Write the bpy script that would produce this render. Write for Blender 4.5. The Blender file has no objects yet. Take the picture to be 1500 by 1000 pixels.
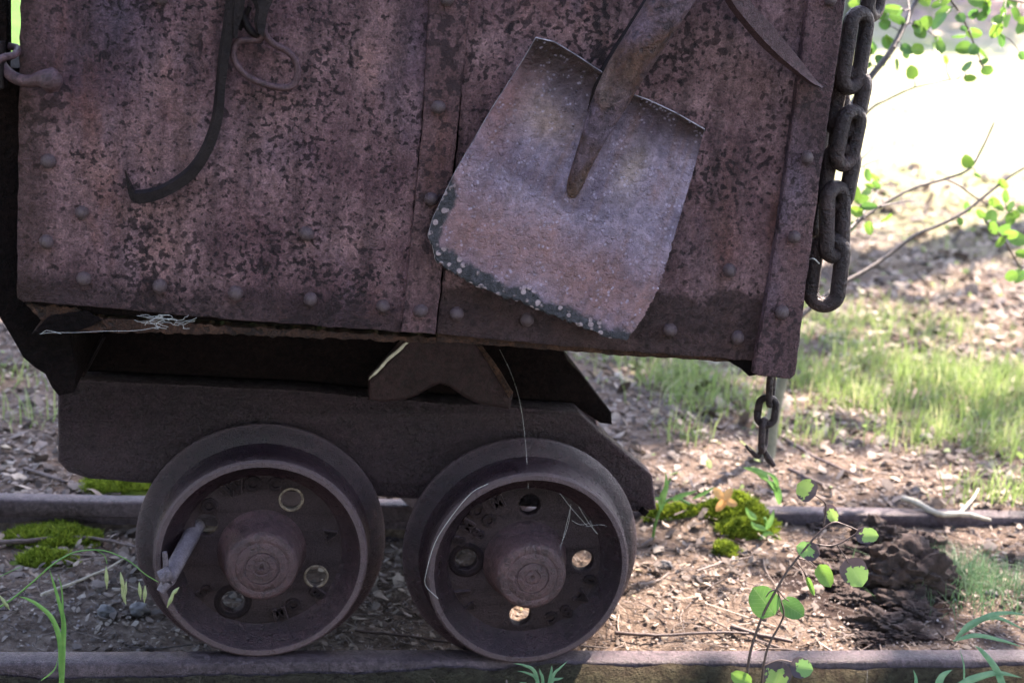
import bpy, bmesh, math, random
import numpy as np
from mathutils import Vector, Matrix
random.seed(4); rng = np.random.default_rng(7)
C = bpy.context.scene.collection
S = bpy.context.scene
R = math.radians
# ------------------------------------------------------------------ camera, sky, sun, exposure
F = 2083.0
PITCH, YAW, ROLL, H = .2454, .181, .0818, .998
fw = Vector((math.sin(YAW)*math.cos(PITCH), math.cos(YAW)*math.cos(PITCH), -math.sin(PITCH)))
r0 = Vector((math.cos(YAW), -math.sin(YAW), 0)); u0 = r0.cross(fw)
rv = r0*math.cos(ROLL)+u0*math.sin(ROLL); uv = -r0*math.sin(ROLL)+u0*math.cos(ROLL)
EYE = Vector((0, 0, H))
cd = bpy.data.cameras.new('camera'); cam = bpy.data.objects.new('camera', cd); C.objects.link(cam)
cam.matrix_world = Matrix(((rv.x, uv.x, -fw.x, 0), (rv.y, uv.y, -fw.y, 0), (rv.z, uv.z, -fw.z, H), (0, 0, 0, 1)))
cd.sensor_width = 36; cd.lens = F/1500*36; cd.clip_start = .05; cd.clip_end = 900
cd.dof.use_dof = True; cd.dof.focus_distance = 1.93; cd.dof.aperture_fstop = 5.0
S.camera = cam
SUN = Vector((.50, .42, .80)).normalized()            # towards the sun: behind the cart, to the right
w = bpy.data.worlds.new('World'); S.world = w; w.use_nodes = True
wn = w.node_tree.nodes; bg = wn['Background']
sky = wn.new('ShaderNodeTexSky'); sky.sky_type = 'NISHITA'; sky.sun_disc = False
sky.sun_elevation = math.asin(SUN.z); sky.sun_rotation = math.atan2(SUN.x, SUN.y)
w.node_tree.links.new(sky.outputs[0], bg.inputs[0]); bg.inputs[1].default_value = .15
sd = bpy.data.lights.new('sun', 'SUN'); sd.energy = 4.2; sd.angle = R(.55); sd.color = (1, .95, .87)
so = bpy.data.objects.new('sun', sd); C.objects.link(so); so.rotation_euler = SUN.to_track_quat('Z', 'Y').to_euler()
S.view_settings.view_transform = 'Standard'; S.view_settings.look = 'None'; S.view_settings.gamma = 1
S.view_settings.use_curve_mapping = False; S.view_settings.exposure = 2.85
S.view_settings.use_white_balance = True; S.view_settings.white_balance_temperature = 7400; S.view_settings.white_balance_tint = 20
# ------------------------------------------------------------------ helpers
def ray(px, py): return fw + rv*((px-750)/F) - uv*((py-500)/F)
def U(px, py, Y):
    d = ray(px, py); return EYE + d*(Y/d.y)
def depth(P): return (P-EYE).dot(fw)
def pxm(P, n): return n*depth(P)/F                     # n photo pixels in metres at P
def tagp(o, label=None, cat=None, group=None, kind=None):
    if label: o['label'] = label
    if cat: o['category'] = cat
    if group: o['group'] = group
    if kind: o['kind'] = kind
    return o
def thing(name, loc, label, cat, group=None):
    o = bpy.data.objects.new(name, None); C.objects.link(o); o.location = loc; o.empty_display_size = .05
    return tagp(o, label, cat, group)
def wloc(o):
    v = Vector((0, 0, 0))
    while o: v = v + o.location; o = o.parent
    return v
def link(name, me, mat, parent=None, org=None, smooth=30):
    """me holds world coordinates; the object origin goes to org (or the parent's place)."""
    pw = wloc(parent) if parent else Vector((0, 0, 0))
    org = Vector(org) if org is not None else pw
    me.transform(Matrix.Translation(-org))
    if smooth is not None and len(me.polygons):
        me.shade_smooth(); me.set_sharp_from_angle(angle=R(smooth))
    o = bpy.data.objects.new(name, me); C.objects.link(o); o.location = org - pw
    if parent: o.parent = parent
    if mat: me.materials.append(mat)
    return o
def mesh_py(v, f):
    me = bpy.data.meshes.new('m'); me.from_pydata([tuple(a) for a in v], [], f); me.update(); return me
def mesh_np(V, Fc, tint=None, uvs=None):
    n = Fc.shape[1]; me = bpy.data.meshes.new('m')
    me.vertices.add(len(V)); me.vertices.foreach_set('co', V.astype(np.float32).ravel())
    me.loops.add(Fc.size); me.loops.foreach_set('vertex_index', Fc.astype(np.int32).ravel())
    me.polygons.add(len(Fc)); me.polygons.foreach_set('loop_start', np.arange(0, Fc.size, n, dtype=np.int32))
    me.polygons.foreach_set('loop_total', np.full(len(Fc), n, dtype=np.int32))
    if tint is not None:
        a = me.attributes.new('tint', 'FLOAT', 'POINT'); a.data.foreach_set('value', tint.astype(np.float32))
    if uvs is not None:
        l = me.uv_layers.new(name='UVMap'); l.data.foreach_set('uv', uvs[Fc.ravel()].astype(np.float32).ravel())
    me.update(calc_edges=True); return me
def join_bm(fn):
    bm = bmesh.new(); fn(bm); me = bpy.data.meshes.new('m'); bm.to_mesh(me); bm.free(); return me
def vnoise(x, y, s=1.0, seed=0, oct=4, z=None):
    x = np.asarray(x, float)*s; y = np.asarray(y, float)*s; out = 0; amp = 1; tot = 0
    def h(i, j, k): 
        n = np.sin(i*127.1+j*311.7+k*74.7)*43758.5453; return n-np.floor(n)
    for o in range(oct):
        xi = np.floor(x); yi = np.floor(y); fx = x-xi; fy = y-yi; fx = fx*fx*(3-2*fx); fy = fy*fy*(3-2*fy); k = seed+o*17
        a = h(xi, yi, k)*(1-fx)+h(xi+1, yi, k)*fx; b = h(xi, yi+1, k)*(1-fx)+h(xi+1, yi+1, k)*fx
        out = out+amp*(a*(1-fy)+b*fy); tot += amp; amp *= .5; x = x*2.03+3.1; y = y*2.03+1.7
    return out/tot*2-1
def sm(a, b, x): 
    t = np.clip((np.asarray(x, float)-a)/(b-a), 0, 1); return t*t*(3-2*t)
def jag(pts, step, amp, seed=1, closed=True):
    """pixel outline -> denser outline with small irregularities."""
    out = []; rr = random.Random(seed); n = len(pts)
    for i in range(n if closed else n-1):
        a = pts[i]; b = pts[(i+1) % n]; L = math.hypot(b[0]-a[0], b[1]-a[1]); k = max(1, int(L/step))
        nx, ny = -(b[1]-a[1])/max(L, 1e-6), (b[0]-a[0])/max(L, 1e-6)
        for j in range(k):
            t = j/k; q = rr.uniform(-amp, amp) if j else rr.uniform(-amp, amp)*.4
            out.append((a[0]+(b[0]-a[0])*t+nx*q, a[1]+(b[1]-a[1])*t+ny*q))
    if not closed: out.append(pts[-1])
    return out
def plate_xz(loops, Y, th, bev=.0015):
    """loops of (x,z) world, first the outline, others holes; slab from Y (front) to Y+th."""
    cu = bpy.data.curves.new('c', 'CURVE'); cu.dimensions = '2D'; cu.fill_mode = 'BOTH'
    for lp in loops:
        s = cu.splines.new('POLY'); s.points.add(len(lp)-1)
        for i, (x, z) in enumerate(lp): s.points[i].co = (x, z, 0, 1)
        s.use_cyclic_u = True
    cu.extrude = max(th/2-bev, .0002); cu.bevel_depth = bev; cu.bevel_resolution = 1; cu.offset = -bev
    o = bpy.data.objects.new('c', cu); C.objects.link(o)
    dg = bpy.context.evaluated_depsgraph_get(); dg.update()
    me = bpy.data.meshes.new_from_object(o.evaluated_get(dg)); me.name = 'm'
    bpy.data.objects.remove(o); bpy.data.curves.remove(cu)
    me.materials.clear()
    me.transform(Matrix(((1, 0, 0, 0), (0, 0, -1, Y+th/2), (0, 1, 0, 0), (0, 0, 0, 1))))
    return me
def plate(pts, Y, th, bev=.0015):
    return plate_xz([[(U(a, b, Y).x, U(a, b, Y).z) for a, b in pts]], Y, th, bev)
def tube_mesh(pts, rad, seg=8, cap=True, closed=False, flat=None):
    pts = [Vector(p) for p in pts]; n = len(pts)
    if not hasattr(rad, '__len__'): rad = [rad]*n
    V = []; Fc = []; up = None
    for i, p in enumerate(pts):
        if closed: t = (pts[(i+1) % n]-pts[i-1]).normalized()
        else: t = (pts[min(i+1, n-1)]-pts[max(i-1, 0)]).normalized()
        if up is None: up = Vector((0, 1, 0)) if abs(t.y) < .9 else Vector((1, 0, 0))
        a = (up-t*up.dot(t)).normalized(); b = t.cross(a); up = a
        fl = flat if flat else 1
        for k in range(seg):
            an = 2*math.pi*k/seg; V.append(p+a*math.cos(an)*rad[i]*fl+b*math.sin(an)*rad[i])
    m = n if closed else n-1
    for i in range(m):
        j = (i+1) % n
        for k in range(seg): Fc.append((i*seg+k, i*seg+(k+1) % seg, j*seg+(k+1) % seg, j*seg+k))
    if cap and not closed: Fc.append(tuple(range(seg))[::-1]); Fc.append(tuple((n-1)*seg+k for k in range(seg)))
    return V, Fc
def merge(parts):
    V = []; Fc = []
    for v, f in parts:
        o = len(V); V += list(v); Fc += [tuple(i+o for i in q) for q in f]
    return mesh_py(V, Fc)
def smooth_path(pts, k=6):
    """Catmull-Rom through tuples."""
    P = [np.array(p, float) for p in pts]; P = [2*P[0]-P[1]]+P+[2*P[-1]-P[-2]]; out = []
    for i in range(1, len(P)-2):
        for j in range(k):
            t = j/k; a, b, c, d = P[i-1:i+3]
            out.append(tuple(.5*((2*b)+(c-a)*t+(2*a-5*b+4*c-d)*t*t+(3*b-a-3*c+d)*t**3)))
    out.append(tuple(P[-2])); return out
def lathe(prof, cx, cy, cz, seg=96, wob=0):
    """profile of (y offset, radius) round the Y axis; open or closing on the axis."""
    V = []; Fc = []; n = len(prof)
    for k in range(seg):
        a = 2*math.pi*k/seg
        for (y, r) in prof:
            q = 1+wob*(math.sin(a*3+y*90)+math.sin(a*7+1+y*40)*.6)
            V.append((cx+r*q*math.cos(a), cy+y, cz+r*q*math.sin(a)))
    for k in range(seg):
        j = (k+1) % seg
        for i in range(n-1): Fc.append((k*n+i, j*n+i, j*n+i+1, k*n+i+1))
    me = mesh_py(V, Fc)
    bm = bmesh.new(); bm.from_mesh(me); bmesh.ops.remove_doubles(bm, verts=bm.verts, dist=1e-5)
    bmesh.ops.recalc_face_normals(bm, faces=bm.faces); bm.to_mesh(me); bm.free(); return me
# ------------------------------------------------------------------ materials
def newmat(name):
    m = bpy.data.materials.new(name); m.use_nodes = True; nt = m.node_tree
    return m, nt, nt.nodes['Principled BSDF']
def N(nt, t, **kw):
    n = nt.nodes.new('ShaderNode'+t)
    for k, v in kw.items():
        if k.startswith('i_'): n.inputs[k[2:]].default_value = v
        else: setattr(n, k, v)
    return n
def ramp(nt, src, stops, interp='LINEAR'):
    r = nt.nodes.new('ShaderNodeValToRGB'); e = r.color_ramp.elements; r.color_ramp.interpolation = interp
    while len(e) < len(stops): e.new(.5)
    for i, (p, c) in enumerate(stops):
        e[i].position = p; e[i].color = (c, c, c, 1) if not hasattr(c, '__len__') else (*c, 1)
    nt.links.new(src, r.inputs[0]); return r.outputs[0]
def noise(nt, vec, scale, detail=6, rough=.6, dist=0):
    n = N(nt, 'TexNoise'); n.inputs['Scale'].default_value = scale; n.inputs['Detail'].default_value = detail
    n.inputs['Roughness'].default_value = rough; n.inputs['Distortion'].default_value = dist
    nt.links.new(vec, n.inputs['Vector']); return n.outputs['Fac']
def mapped(nt, vec, sc=(1, 1, 1), loc=(0, 0, 0)):
    m = N(nt, 'Mapping'); m.inputs['Scale'].default_value = sc; m.inputs['Location'].default_value = loc
    nt.links.new(vec, m.inputs[0]); return m.outputs[0]
def mixc(nt, fac, a, b, mode='MIX'):
    m = N(nt, 'Mix', data_type='RGBA', blend_type=mode)
    for s, v in ((m.inputs[0], fac), (m.inputs[6], a), (m.inputs[7], b)):
        if hasattr(v, 'is_output'): nt.links.new(v, s)
        elif hasattr(v, '__len__'): s.default_value = (*v, 1)
        else: s.default_value = v
    return m.outputs[2]
def mth(nt, op, a, b=0.0, clamp=False):
    m = N(nt, 'Math', operation=op); m.use_clamp = clamp
    for s, v in ((m.inputs[0], a), (m.inputs[1], b)):
        if hasattr(v, 'is_output'): nt.links.new(v, s)
        else: s.default_value = v
    return m.outputs[0]
def bumps(nt, b, items, vec_normal=None):
    prev = None
    for (h, strength, dist) in items:
        n = N(nt, 'Bump'); n.inputs['Strength'].default_value = strength; n.inputs['Distance'].default_value = dist
        nt.links.new(h, n.inputs['Height'])
        if prev: nt.links.new(prev, n.inputs['Normal'])
        prev = n.outputs[0]
    nt.links.new(prev, b.inputs['Normal'])
def rust(name, cols, dark, pit=.45, rough=(.45, .75), b_f=.6, b_m=.7, big=5, pitsc=95, orange=0.0, spec=.28, wear=0, off=(0, 0, 0), extra=None, fine=420, mid=130, crev=.8, streak=0):
    m, nt, b = newmat(name); tc = N(nt, 'TexCoord'); v = mapped(nt, tc.outputs['Object'], loc=off)
    n1 = noise(nt, v, big, 7, .62, .3)
    k = len(cols); col = ramp(nt, n1, [(.30+.40*i/(k-1), c) for i, c in enumerate(cols)])
    n2 = noise(nt, v, big*6, 6, .7, .2)
    col = mixc(nt, ramp(nt, n2, [(.46, .0), (.66, .45)]), col, cols[0])
    if orange:
        vs = mapped(nt, v, (1, 1, .32)); n5 = noise(nt, vs, 9, 5, .6)
        col = mixc(nt, mth(nt, 'MULTIPLY', ramp(nt, n5, [(.55, 0), (.70, 1)]), orange), col, (.22, .075, .045))
        n6 = noise(nt, mapped(nt, v, (1, 1, .5), (3, 1, 2)), 7, 5, .6)      # blue grey bloom
        col = mixc(nt, mth(nt, 'MULTIPLY', ramp(nt, n6, [(.52, 0), (.70, 1)]), .5), col, (.15, .125, .20))
    np_ = noise(nt, v, pitsc, 2.5, .5, .0); npb = noise(nt, v, 8, 4, .6)
    pits = ramp(nt, mth(nt, 'ADD', np_, mth(nt, 'MULTIPLY', mth(nt, 'SUBTRACT', npb, .5), .8)), [(.59, 0), (.64, 1)])
    col = mixc(nt, mth(nt, 'MULTIPLY', pits, pit), col, dark)
    nf = noise(nt, v, fine, 4, .65)
    col = mixc(nt, .75, col, ramp(nt, nf, [(.33, .58), (.5, .95), (.67, 1.5)]), 'MULTIPLY')
    nm = noise(nt, v, mid, 5, .7, .4)
    col = mixc(nt, crev, col, ramp(nt, nm, [(.36, .45), (.48, .90), (.62, 1.42)]), 'MULTIPLY')
    if streak:
        st = noise(nt, mapped(nt, v, (1, 1, .10)), 34, 5, .65, .1)
        col = mixc(nt, streak, col, ramp(nt, st, [(.36, .45), (.5, 1.0), (.64, 1.35)]), 'MULTIPLY')
        bl_ = noise(nt, mapped(nt, v, (1, 1, .7), (5, 5, 5)), 11, 4, .6)
        sp2 = noise(nt, mapped(nt, v, loc=(2, 8, 5)), 95, 2, .45)
        blot = ramp(nt, mth(nt, 'ADD', sp2, mth(nt, 'MULTIPLY', mth(nt, 'SUBTRACT', bl_, .5), .75)), [(.61, 0), (.66, 1)])
        col = mixc(nt, mth(nt, 'MULTIPLY', blot, .75), col, dark)
    if extra: col = extra(nt, tc, v, col)
    if wear:
        ge = N(nt, 'NewGeometry'); pt = ramp(nt, mth(nt, 'ADD', ge.outputs['Pointiness'], mth(nt, 'MULTIPLY', mth(nt, 'SUBTRACT', nf, .5), .08)), [(.515, 0), (.58, 1)])
        col = mixc(nt, mth(nt, 'MULTIPLY', pt, wear), col, (.20, .14, .15))
    nt.links.new(col, b.inputs['Base Color'])
    rr = mth(nt, 'ADD', mth(nt, 'MULTIPLY', ramp(nt, noise(nt, v, 60, 5, .7), [(.35, 0), (.65, 1)]), rough[1]-rough[0]), rough[0])
    nt.links.new(rr, b.inputs['Roughness']); b.inputs['Specular IOR Level'].default_value = spec
    bumps(nt, b, [(mth(nt, 'SUBTRACT', nm, mth(nt, 'MULTIPLY', pits, .25)), b_m, .016), (nf, b_f, .006)])
    return m
def bottomband(nt, tc, v, col):
    """the smooth dark brown unflaked strip low on the right hand plate, and a darker hem along the foot."""
    sp = N(nt, 'SeparateXYZ'); nt.links.new(tc.outputs['Object'], sp.inputs[0])
    n = noise(nt, v, 14, 6, .6); x = sp.outputs['X']; z = sp.outputs['Z']
    edge = mth(nt, 'ADD', z, mth(nt, 'MULTIPLY', mth(nt, 'SUBTRACT', n, .5), .11))
    f = N(nt, 'MapRange'); f.inputs[1].default_value = .608; f.inputs[2].default_value = .596; nt.links.new(edge, f.inputs[0])
    n2 = noise(nt, v, 40, 5, .6)
    c2 = mixc(nt, ramp(nt, n2, [(.35, 0), (.7, 1)]), (.026, .013, .014), (.065, .032, .030))
    return mixc(nt, mth(nt, 'MULTIPLY', f.outputs[0], .85), col, c2)
def hem(nt, tc, v, col):
    sp = N(nt, 'SeparateXYZ'); nt.links.new(tc.outputs['Object'], sp.inputs[0]); n = noise(nt, v, 18, 5, .65)
    e = mth(nt, 'ADD', mth(nt, 'ADD', sp.outputs['Z'], mth(nt, 'MULTIPLY', sp.outputs['X'], .045)), mth(nt, 'MULTIPLY', mth(nt, 'SUBTRACT', n, .5), .10))
    f = N(nt, 'MapRange'); f.inputs[1].default_value = .585; f.inputs[2].default_value = .55; nt.links.new(e, f.inputs[0])
    col = mixc(nt, mth(nt, 'MULTIPLY', f.outputs[0], .75), col, (.030, .015, .018))
    r = N(nt, 'MapRange'); r.inputs[1].default_value = -.40; r.inputs[2].default_value = -.448; nt.links.new(mth(nt, 'ADD', sp.outputs['X'], mth(nt, 'MULTIPLY', mth(nt, 'SUBTRACT', n, .5), .05)), r.inputs[0])
    return mixc(nt, mth(nt, 'MULTIPLY', r.outputs[0], .6), col, (.05, .022, .016))
PUR = [(0.0885, 0.0401, 0.0495), (0.1842, 0.0924, 0.1074), (0.3175, 0.1763, 0.1901), (0.4132, 0.2163, 0.2063)]
M = {}
M['plate_l'] = rust('rusty plate', PUR, (.020, .010, .014), .85, orange=.6, pitsc=135, b_f=1, b_m=1, streak=.7, extra=hem)
M['plate_r'] = rust('rusty plate lighter', [(0.1048, 0.0494, 0.0601), (0.2237, 0.1174, 0.1300), (0.3494, 0.2024, 0.2173), (0.4333, 0.2350, 0.2241)], (.020, .010, .014), .85, orange=.5, streak=.7, off=(3, 1, 5), pitsc=105, b_f=1, b_m=1, extra=bottomband)
M['strap'] = rust('rusty strap', [(0.0839, 0.0420, 0.0485), (0.1677, 0.0858, 0.0951), (0.2655, 0.1464, 0.1523)], (.028, .014, .018), .7, orange=.4, streak=.6, b_f=.9, b_m=.8, off=(7, 0, 2), pitsc=130)
M['rivet'] = rust('rivet head', [(.07, .04, .046), (.13, .08, .09), (.20, .135, .145)], (.03, .018, .022), .5, b_m=.5, b_f=.6, crev=.6, spec=.6, off=(3, 3, 1), rough=(.2, .42))
M['cast'] = rust('cast iron frame', [(0.0082, 0.0037, 0.0075), (0.0155, 0.0068, 0.0112), (0.0297, 0.0125, 0.0173)], (.007, .004, .007), .5, b_m=1.0, b_f=.6, mid=75, crev=1.0, off=(1, 1, 1), rough=(.34, .65), wear=.4, spec=.2)
M['wheel'] = rust('cast iron wheel', [(0.0130, 0.0063, 0.0095), (0.0242, 0.0110, 0.0151), (0.0465, 0.0236, 0.0277)], (.012, .006, .010), .45, b_m=.28, b_f=.5, off=(2, 4, 1), rough=(.22, .48), mid=110, fine=500, crev=.8, wear=.45, spec=.36)
M['disc'] = rust('grimy wheel disc', [(0.0065, 0.0037, 0.0050), (0.0117, 0.0061, 0.0076), (0.0221, 0.0109, 0.0113)], (.007, .004, .005), .5, b_m=.35, b_f=.5, off=(2, 9, 1), rough=(.4, .65), mid=110, fine=500, crev=.8, wear=.35, spec=.15)
M['hub'] = rust('cast iron hub', [(0.0338, 0.0168, 0.0197), (0.0629, 0.0307, 0.0335), (0.1183, 0.0587, 0.0611)], (.02, .010, .012), .5, b_m=.4, b_f=.6, off=(5, 4, 1), rough=(.28, .5), mid=90, crev=.6, wear=.6, spec=.5)
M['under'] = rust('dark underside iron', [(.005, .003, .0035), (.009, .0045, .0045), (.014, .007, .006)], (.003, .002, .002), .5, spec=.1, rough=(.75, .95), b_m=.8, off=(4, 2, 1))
M['saddle'] = rust('brown saddle iron', [(0.0151, 0.0063, 0.0070), (0.0244, 0.0100, 0.0112), (0.0353, 0.0146, 0.0154)], (.012, .007, .007), .3, b_m=.3, b_f=.3, spec=.25, off=(4, 9, 1))
M['lip'] = rust('flaking rust edge', [(.028, .012, .009), (.065, .027, .017), (.14, .065, .042)], (.012, .007, .006), .7, b_m=1, big=30, off=(8, 2, 1))
M['tool'] = rust('dark tool iron', [(.007, .004, .005), (.012, .008, .009), (.022, .015, .016)], (.006, .004, .006), .5, b_m=.25, b_f=.3, crev=.4, spec=.15, off=(1, 7, 1), rough=(.4, .6))
M['ring'] = rust('grey brown tool iron', [(0.0609, 0.0315, 0.0380), (0.0924, 0.0504, 0.0579), (0.1344, 0.0765, 0.0836)], (.02, .012, .014), .4, b_m=.3, b_f=.4, crev=.5, off=(1, 7, 4), rough=(.35, .55))
M['chain'] = rust('chain iron', [(0.0127, 0.0067, 0.0080), (0.0306, 0.0165, 0.0174), (0.0706, 0.0405, 0.0391)], (.004, .003, .004), .5, spec=.4, big=14, b_m=.6, b_f=.4, off=(1, 3, 9), rough=(.36, .58))
M['bar'] = rust('grey iron bar', [(.09, .072, .085), (.14, .115, .13), (.20, .17, .18)], (.06, .04, .045), .4, b_m=.2, b_f=.4, crev=.4, off=(1, 2, 4), rough=(.35, .55))
M['rail'] = rust('rail steel', [(.035, .023, .028), (.06, .042, .049), (.09, .064, .072)], (.02, .011, .014), .5, b_m=.35, b_f=.5, off=(9, 3, 9), rough=(.32, .55), big=9)
def shovel_mat():
    m, nt, b = newmat('shovel patina'); tc = N(nt, 'TexCoord'); v = tc.outputs['Object']
    sp = N(nt, 'SeparateXYZ'); nt.links.new(tc.outputs['UV'], sp.inputs[0]); u = sp.outputs['X']; w_ = sp.outputs['Y']
    n1 = noise(nt, v, 14, 7, .65, .3)
    col = ramp(nt, n1, [(.34, (.10, .068, .11)), (.48, (.19, .145, .215)), (.60, (.29, .22, .30)), (.70, (.24, .14, .16))])
    def band(x, c, hw, amp=.12, sc=12, o=(0, 0, 0)):
        n = noise(nt, mapped(nt, v, loc=o), sc, 6, .65); d = mth(nt, 'ADD', x, mth(nt, 'MULTIPLY', mth(nt, 'SUBTRACT', n, .5), amp*2))
        mr = N(nt, 'MapRange'); mr.interpolation_type = 'SMOOTHSTEP'; mr.inputs[1].default_value = hw; mr.inputs[2].default_value = 0
        nt.links.new(mth(nt, 'ABSOLUTE', mth(nt, 'SUBTRACT', d, c)), mr.inputs[0]); return mr.outputs[0]
    su = noise(nt, mapped(nt, tc.outputs['UV'], (13, 1.6, 1)), 1.0, 5, .65, .2)
    col = mixc(nt, mth(nt, 'MULTIPLY', ramp(nt, su, [(.5, 0), (.66, 1)]), .55), col, (.20, .105, .095))
    # pinker low middle, reddish left side
    col = mixc(nt, mth(nt, 'MULTIPLY', band(w_, .80, .26), .75), col, (.26, .125, .12))
    col = mixc(nt, mth(nt, 'MULTIPLY', mth(nt, 'MULTIPLY', band(u, .04, .22, .08), band(w_, .30, .42)), .9), col, (.22, .10, .10))
    # tan drip below the shoulders, brown shoulders with their fold's shade painted in
    col = mixc(nt, mth(nt, 'MULTIPLY', mth(nt, 'MULTIPLY', band(w_, .27, .16, .08), band(u, .25, .22)), .8), col, (.34, .225, .20))
    col = mixc(nt, mth(nt, 'MULTIPLY', mth(nt, 'MULTIPLY', band(u, .72, .10, .05), band(w_, .30, .22)), .6), col, (.37, .27, .23))
    col = mixc(nt, mth(nt, 'MAXIMUM', mth(nt, 'MULTIPLY', band(w_, .0, .30, .08, 20), ramp(nt, u, [(.40, 1), (.55, 0)])), band(w_, .0, .13, .05, 20)), col, (.034, .014, .013))
    # lighter small flakes
    vo = N(nt, 'TexVoronoi'); vo.inputs['Scale'].default_value = 170; nt.links.new(v, vo.inputs['Vector'])
    fl = mth(nt, 'MULTIPLY', ramp(nt, vo.outputs['Distance'], [(.22, 1), (.42, 0)]), ramp(nt, noise(nt, v, 60, 5, .7), [(.50, 0), (.60, 1)]))
    col = mixc(nt, mth(nt, 'MULTIPLY', fl, .6), col, (.42, .36, .50))
    dk = ramp(nt, noise(nt, mapped(nt, v, loc=(4, 4, 4)), 110, 5, .65, .5), [(.60, 0), (.68, 1)])
    col = mixc(nt, mth(nt, 'MULTIPLY', dk, .55), col, (.09, .05, .07))
    # black scorched lower left edge with pale round flakes
    e1 = mth(nt, 'MULTIPLY', band(w_, 1.0, .11, .06, 35), ramp(nt, u, [(.25, 1), (.95, .6)]))
    e2 = mth(nt, 'MULTIPLY', band(u, .0, .13, .06, 35), ramp(nt, w_, [(.66, 0), (.82, 1)]))
    em = ramp(nt, mth(nt, 'MAXIMUM', e1, e2), [(.25, 0), (.5, 1)])
    vo2 = N(nt, 'TexVoronoi'); vo2.inputs['Scale'].default_value = 105; nt.links.new(mapped(nt, v, loc=(.1, .2, .3)), vo2.inputs['Vector'])
    spots = mth(nt, 'MULTIPLY', ramp(nt, vo2.outputs['Distance'], [(.34, 1), (.46, 0)]), ramp(nt, noise(nt, v, 45, 4, .6), [(.46, 0), (.52, 1)]))
    ec = mixc(nt, spots, ramp(nt, noise(nt, v, 200, 4, .6), [(.4, (.010, .010, .015)), (.65, (.048, .044, .058))]), (.36, .27, .29))
    col = mixc(nt, em, col, ec)
    nf = noise(nt, v, 520, 4, .65)
    col = mixc(nt, .7, col, ramp(nt, nf, [(.34, .78), (.66, 1.25)]), 'MULTIPLY')
    col = mixc(nt, .55, col, ramp(nt, noise(nt, v, 85, 4, .6, .3), [(.36, .55), (.5, .98), (.64, 1.4)]), 'MULTIPLY')
    nt.links.new(col, b.inputs['Base Color']); b.inputs['Roughness'].default_value = .45; b.inputs['Metallic'].default_value = .0
    bumps(nt, b, [(noise(nt, v, 130, 5, .7, .3), .6, .010), (spots, .8, .002), (nf, .7, .004)])
    return m
M['shovel'] = shovel_mat()
M['socket'] = rust('shovel socket', [(.06, .035, .040), (.15, .105, .145), (.085, .042, .030), (.20, .135, .125)], (.035, .03, .04), .6, big=9, orange=.15, off=(6, 6, 6), mid=80)
def tintmat(name, stops, rough=.8, trans=0.0, nsc=120, spec=.3, bump=None):
    m, nt, b = newmat(name); at = N(nt, 'Attribute', attribute_name='tint'); tc = N(nt, 'TexCoord')
    col = ramp(nt, at.outputs['Fac'], stops)
    col = mixc(nt, .6, col, ramp(nt, noise(nt, tc.outputs['Object'], nsc, 4, .6), [(.3, .65), (.7, 1.3)]), 'MULTIPLY')
    nt.links.new(col, b.inputs['Base Color']); b.inputs['Roughness'].default_value = rough; b.inputs['Specular IOR Level'].default_value = spec
    if bump: bumps(nt, b, [(noise(nt, tc.outputs['Object'], bump[0], 5, .7), bump[1], .003)])
    if trans:
        tr = N(nt, 'BsdfTranslucent'); nt.links.new(col, tr.inputs[0]); mx = N(nt, 'MixShader'); mx.inputs[0].default_value = trans
        nt.links.new(b.outputs[0], mx.inputs[1]); nt.links.new(tr.outputs[0], mx.inputs[2]); nt.links.new(mx.outputs[0], nt.nodes['Material Output'].inputs[0])
    return m
M['litter'] = tintmat('dry leaf litter', [(0, (.045, .032, .027)), (.25, (.10, .078, .066)), (.5, (.20, .162, .142)), (.72, (.31, .25, .20)), (.92, (.43, .37, .31)), (1, (.26, .19, .06))], trans=.15)
M['gravel'] = tintmat('gravel', [(0, (.10, .085, .08)), (.5, (.23, .19, .18)), (1, (.40, .35, .33))], bump=(200, .5))
M['twig'] = tintmat('twig bark', [(0, (.035, .026, .022)), (.5, (.12, .09, .08)), (1, (.32, .26, .22))], nsc=200)
M['grass'] = tintmat('grass', [(0, (.14, .21, .06)), (.5, (.22, .32, .10)), (.8, (.32, .37, .16)), (1, (.46, .41, .26))], rough=.5, trans=.45)
M['bluegrass'] = tintmat('blue green grass', [(0, (.06, .13, .06)), (1, (.13, .23, .12))], rough=.45, trans=.4)
M['moss'] = tintmat('moss', [(0, (.07, .11, .012)), (.5, (.16, .23, .025)), (1, (.27, .34, .04))], trans=.35, nsc=60)
M['crown'] = tintmat('tree foliage', [(0, (.04, .08, .02)), (1, (.09, .15, .04))], trans=.4)
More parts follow.
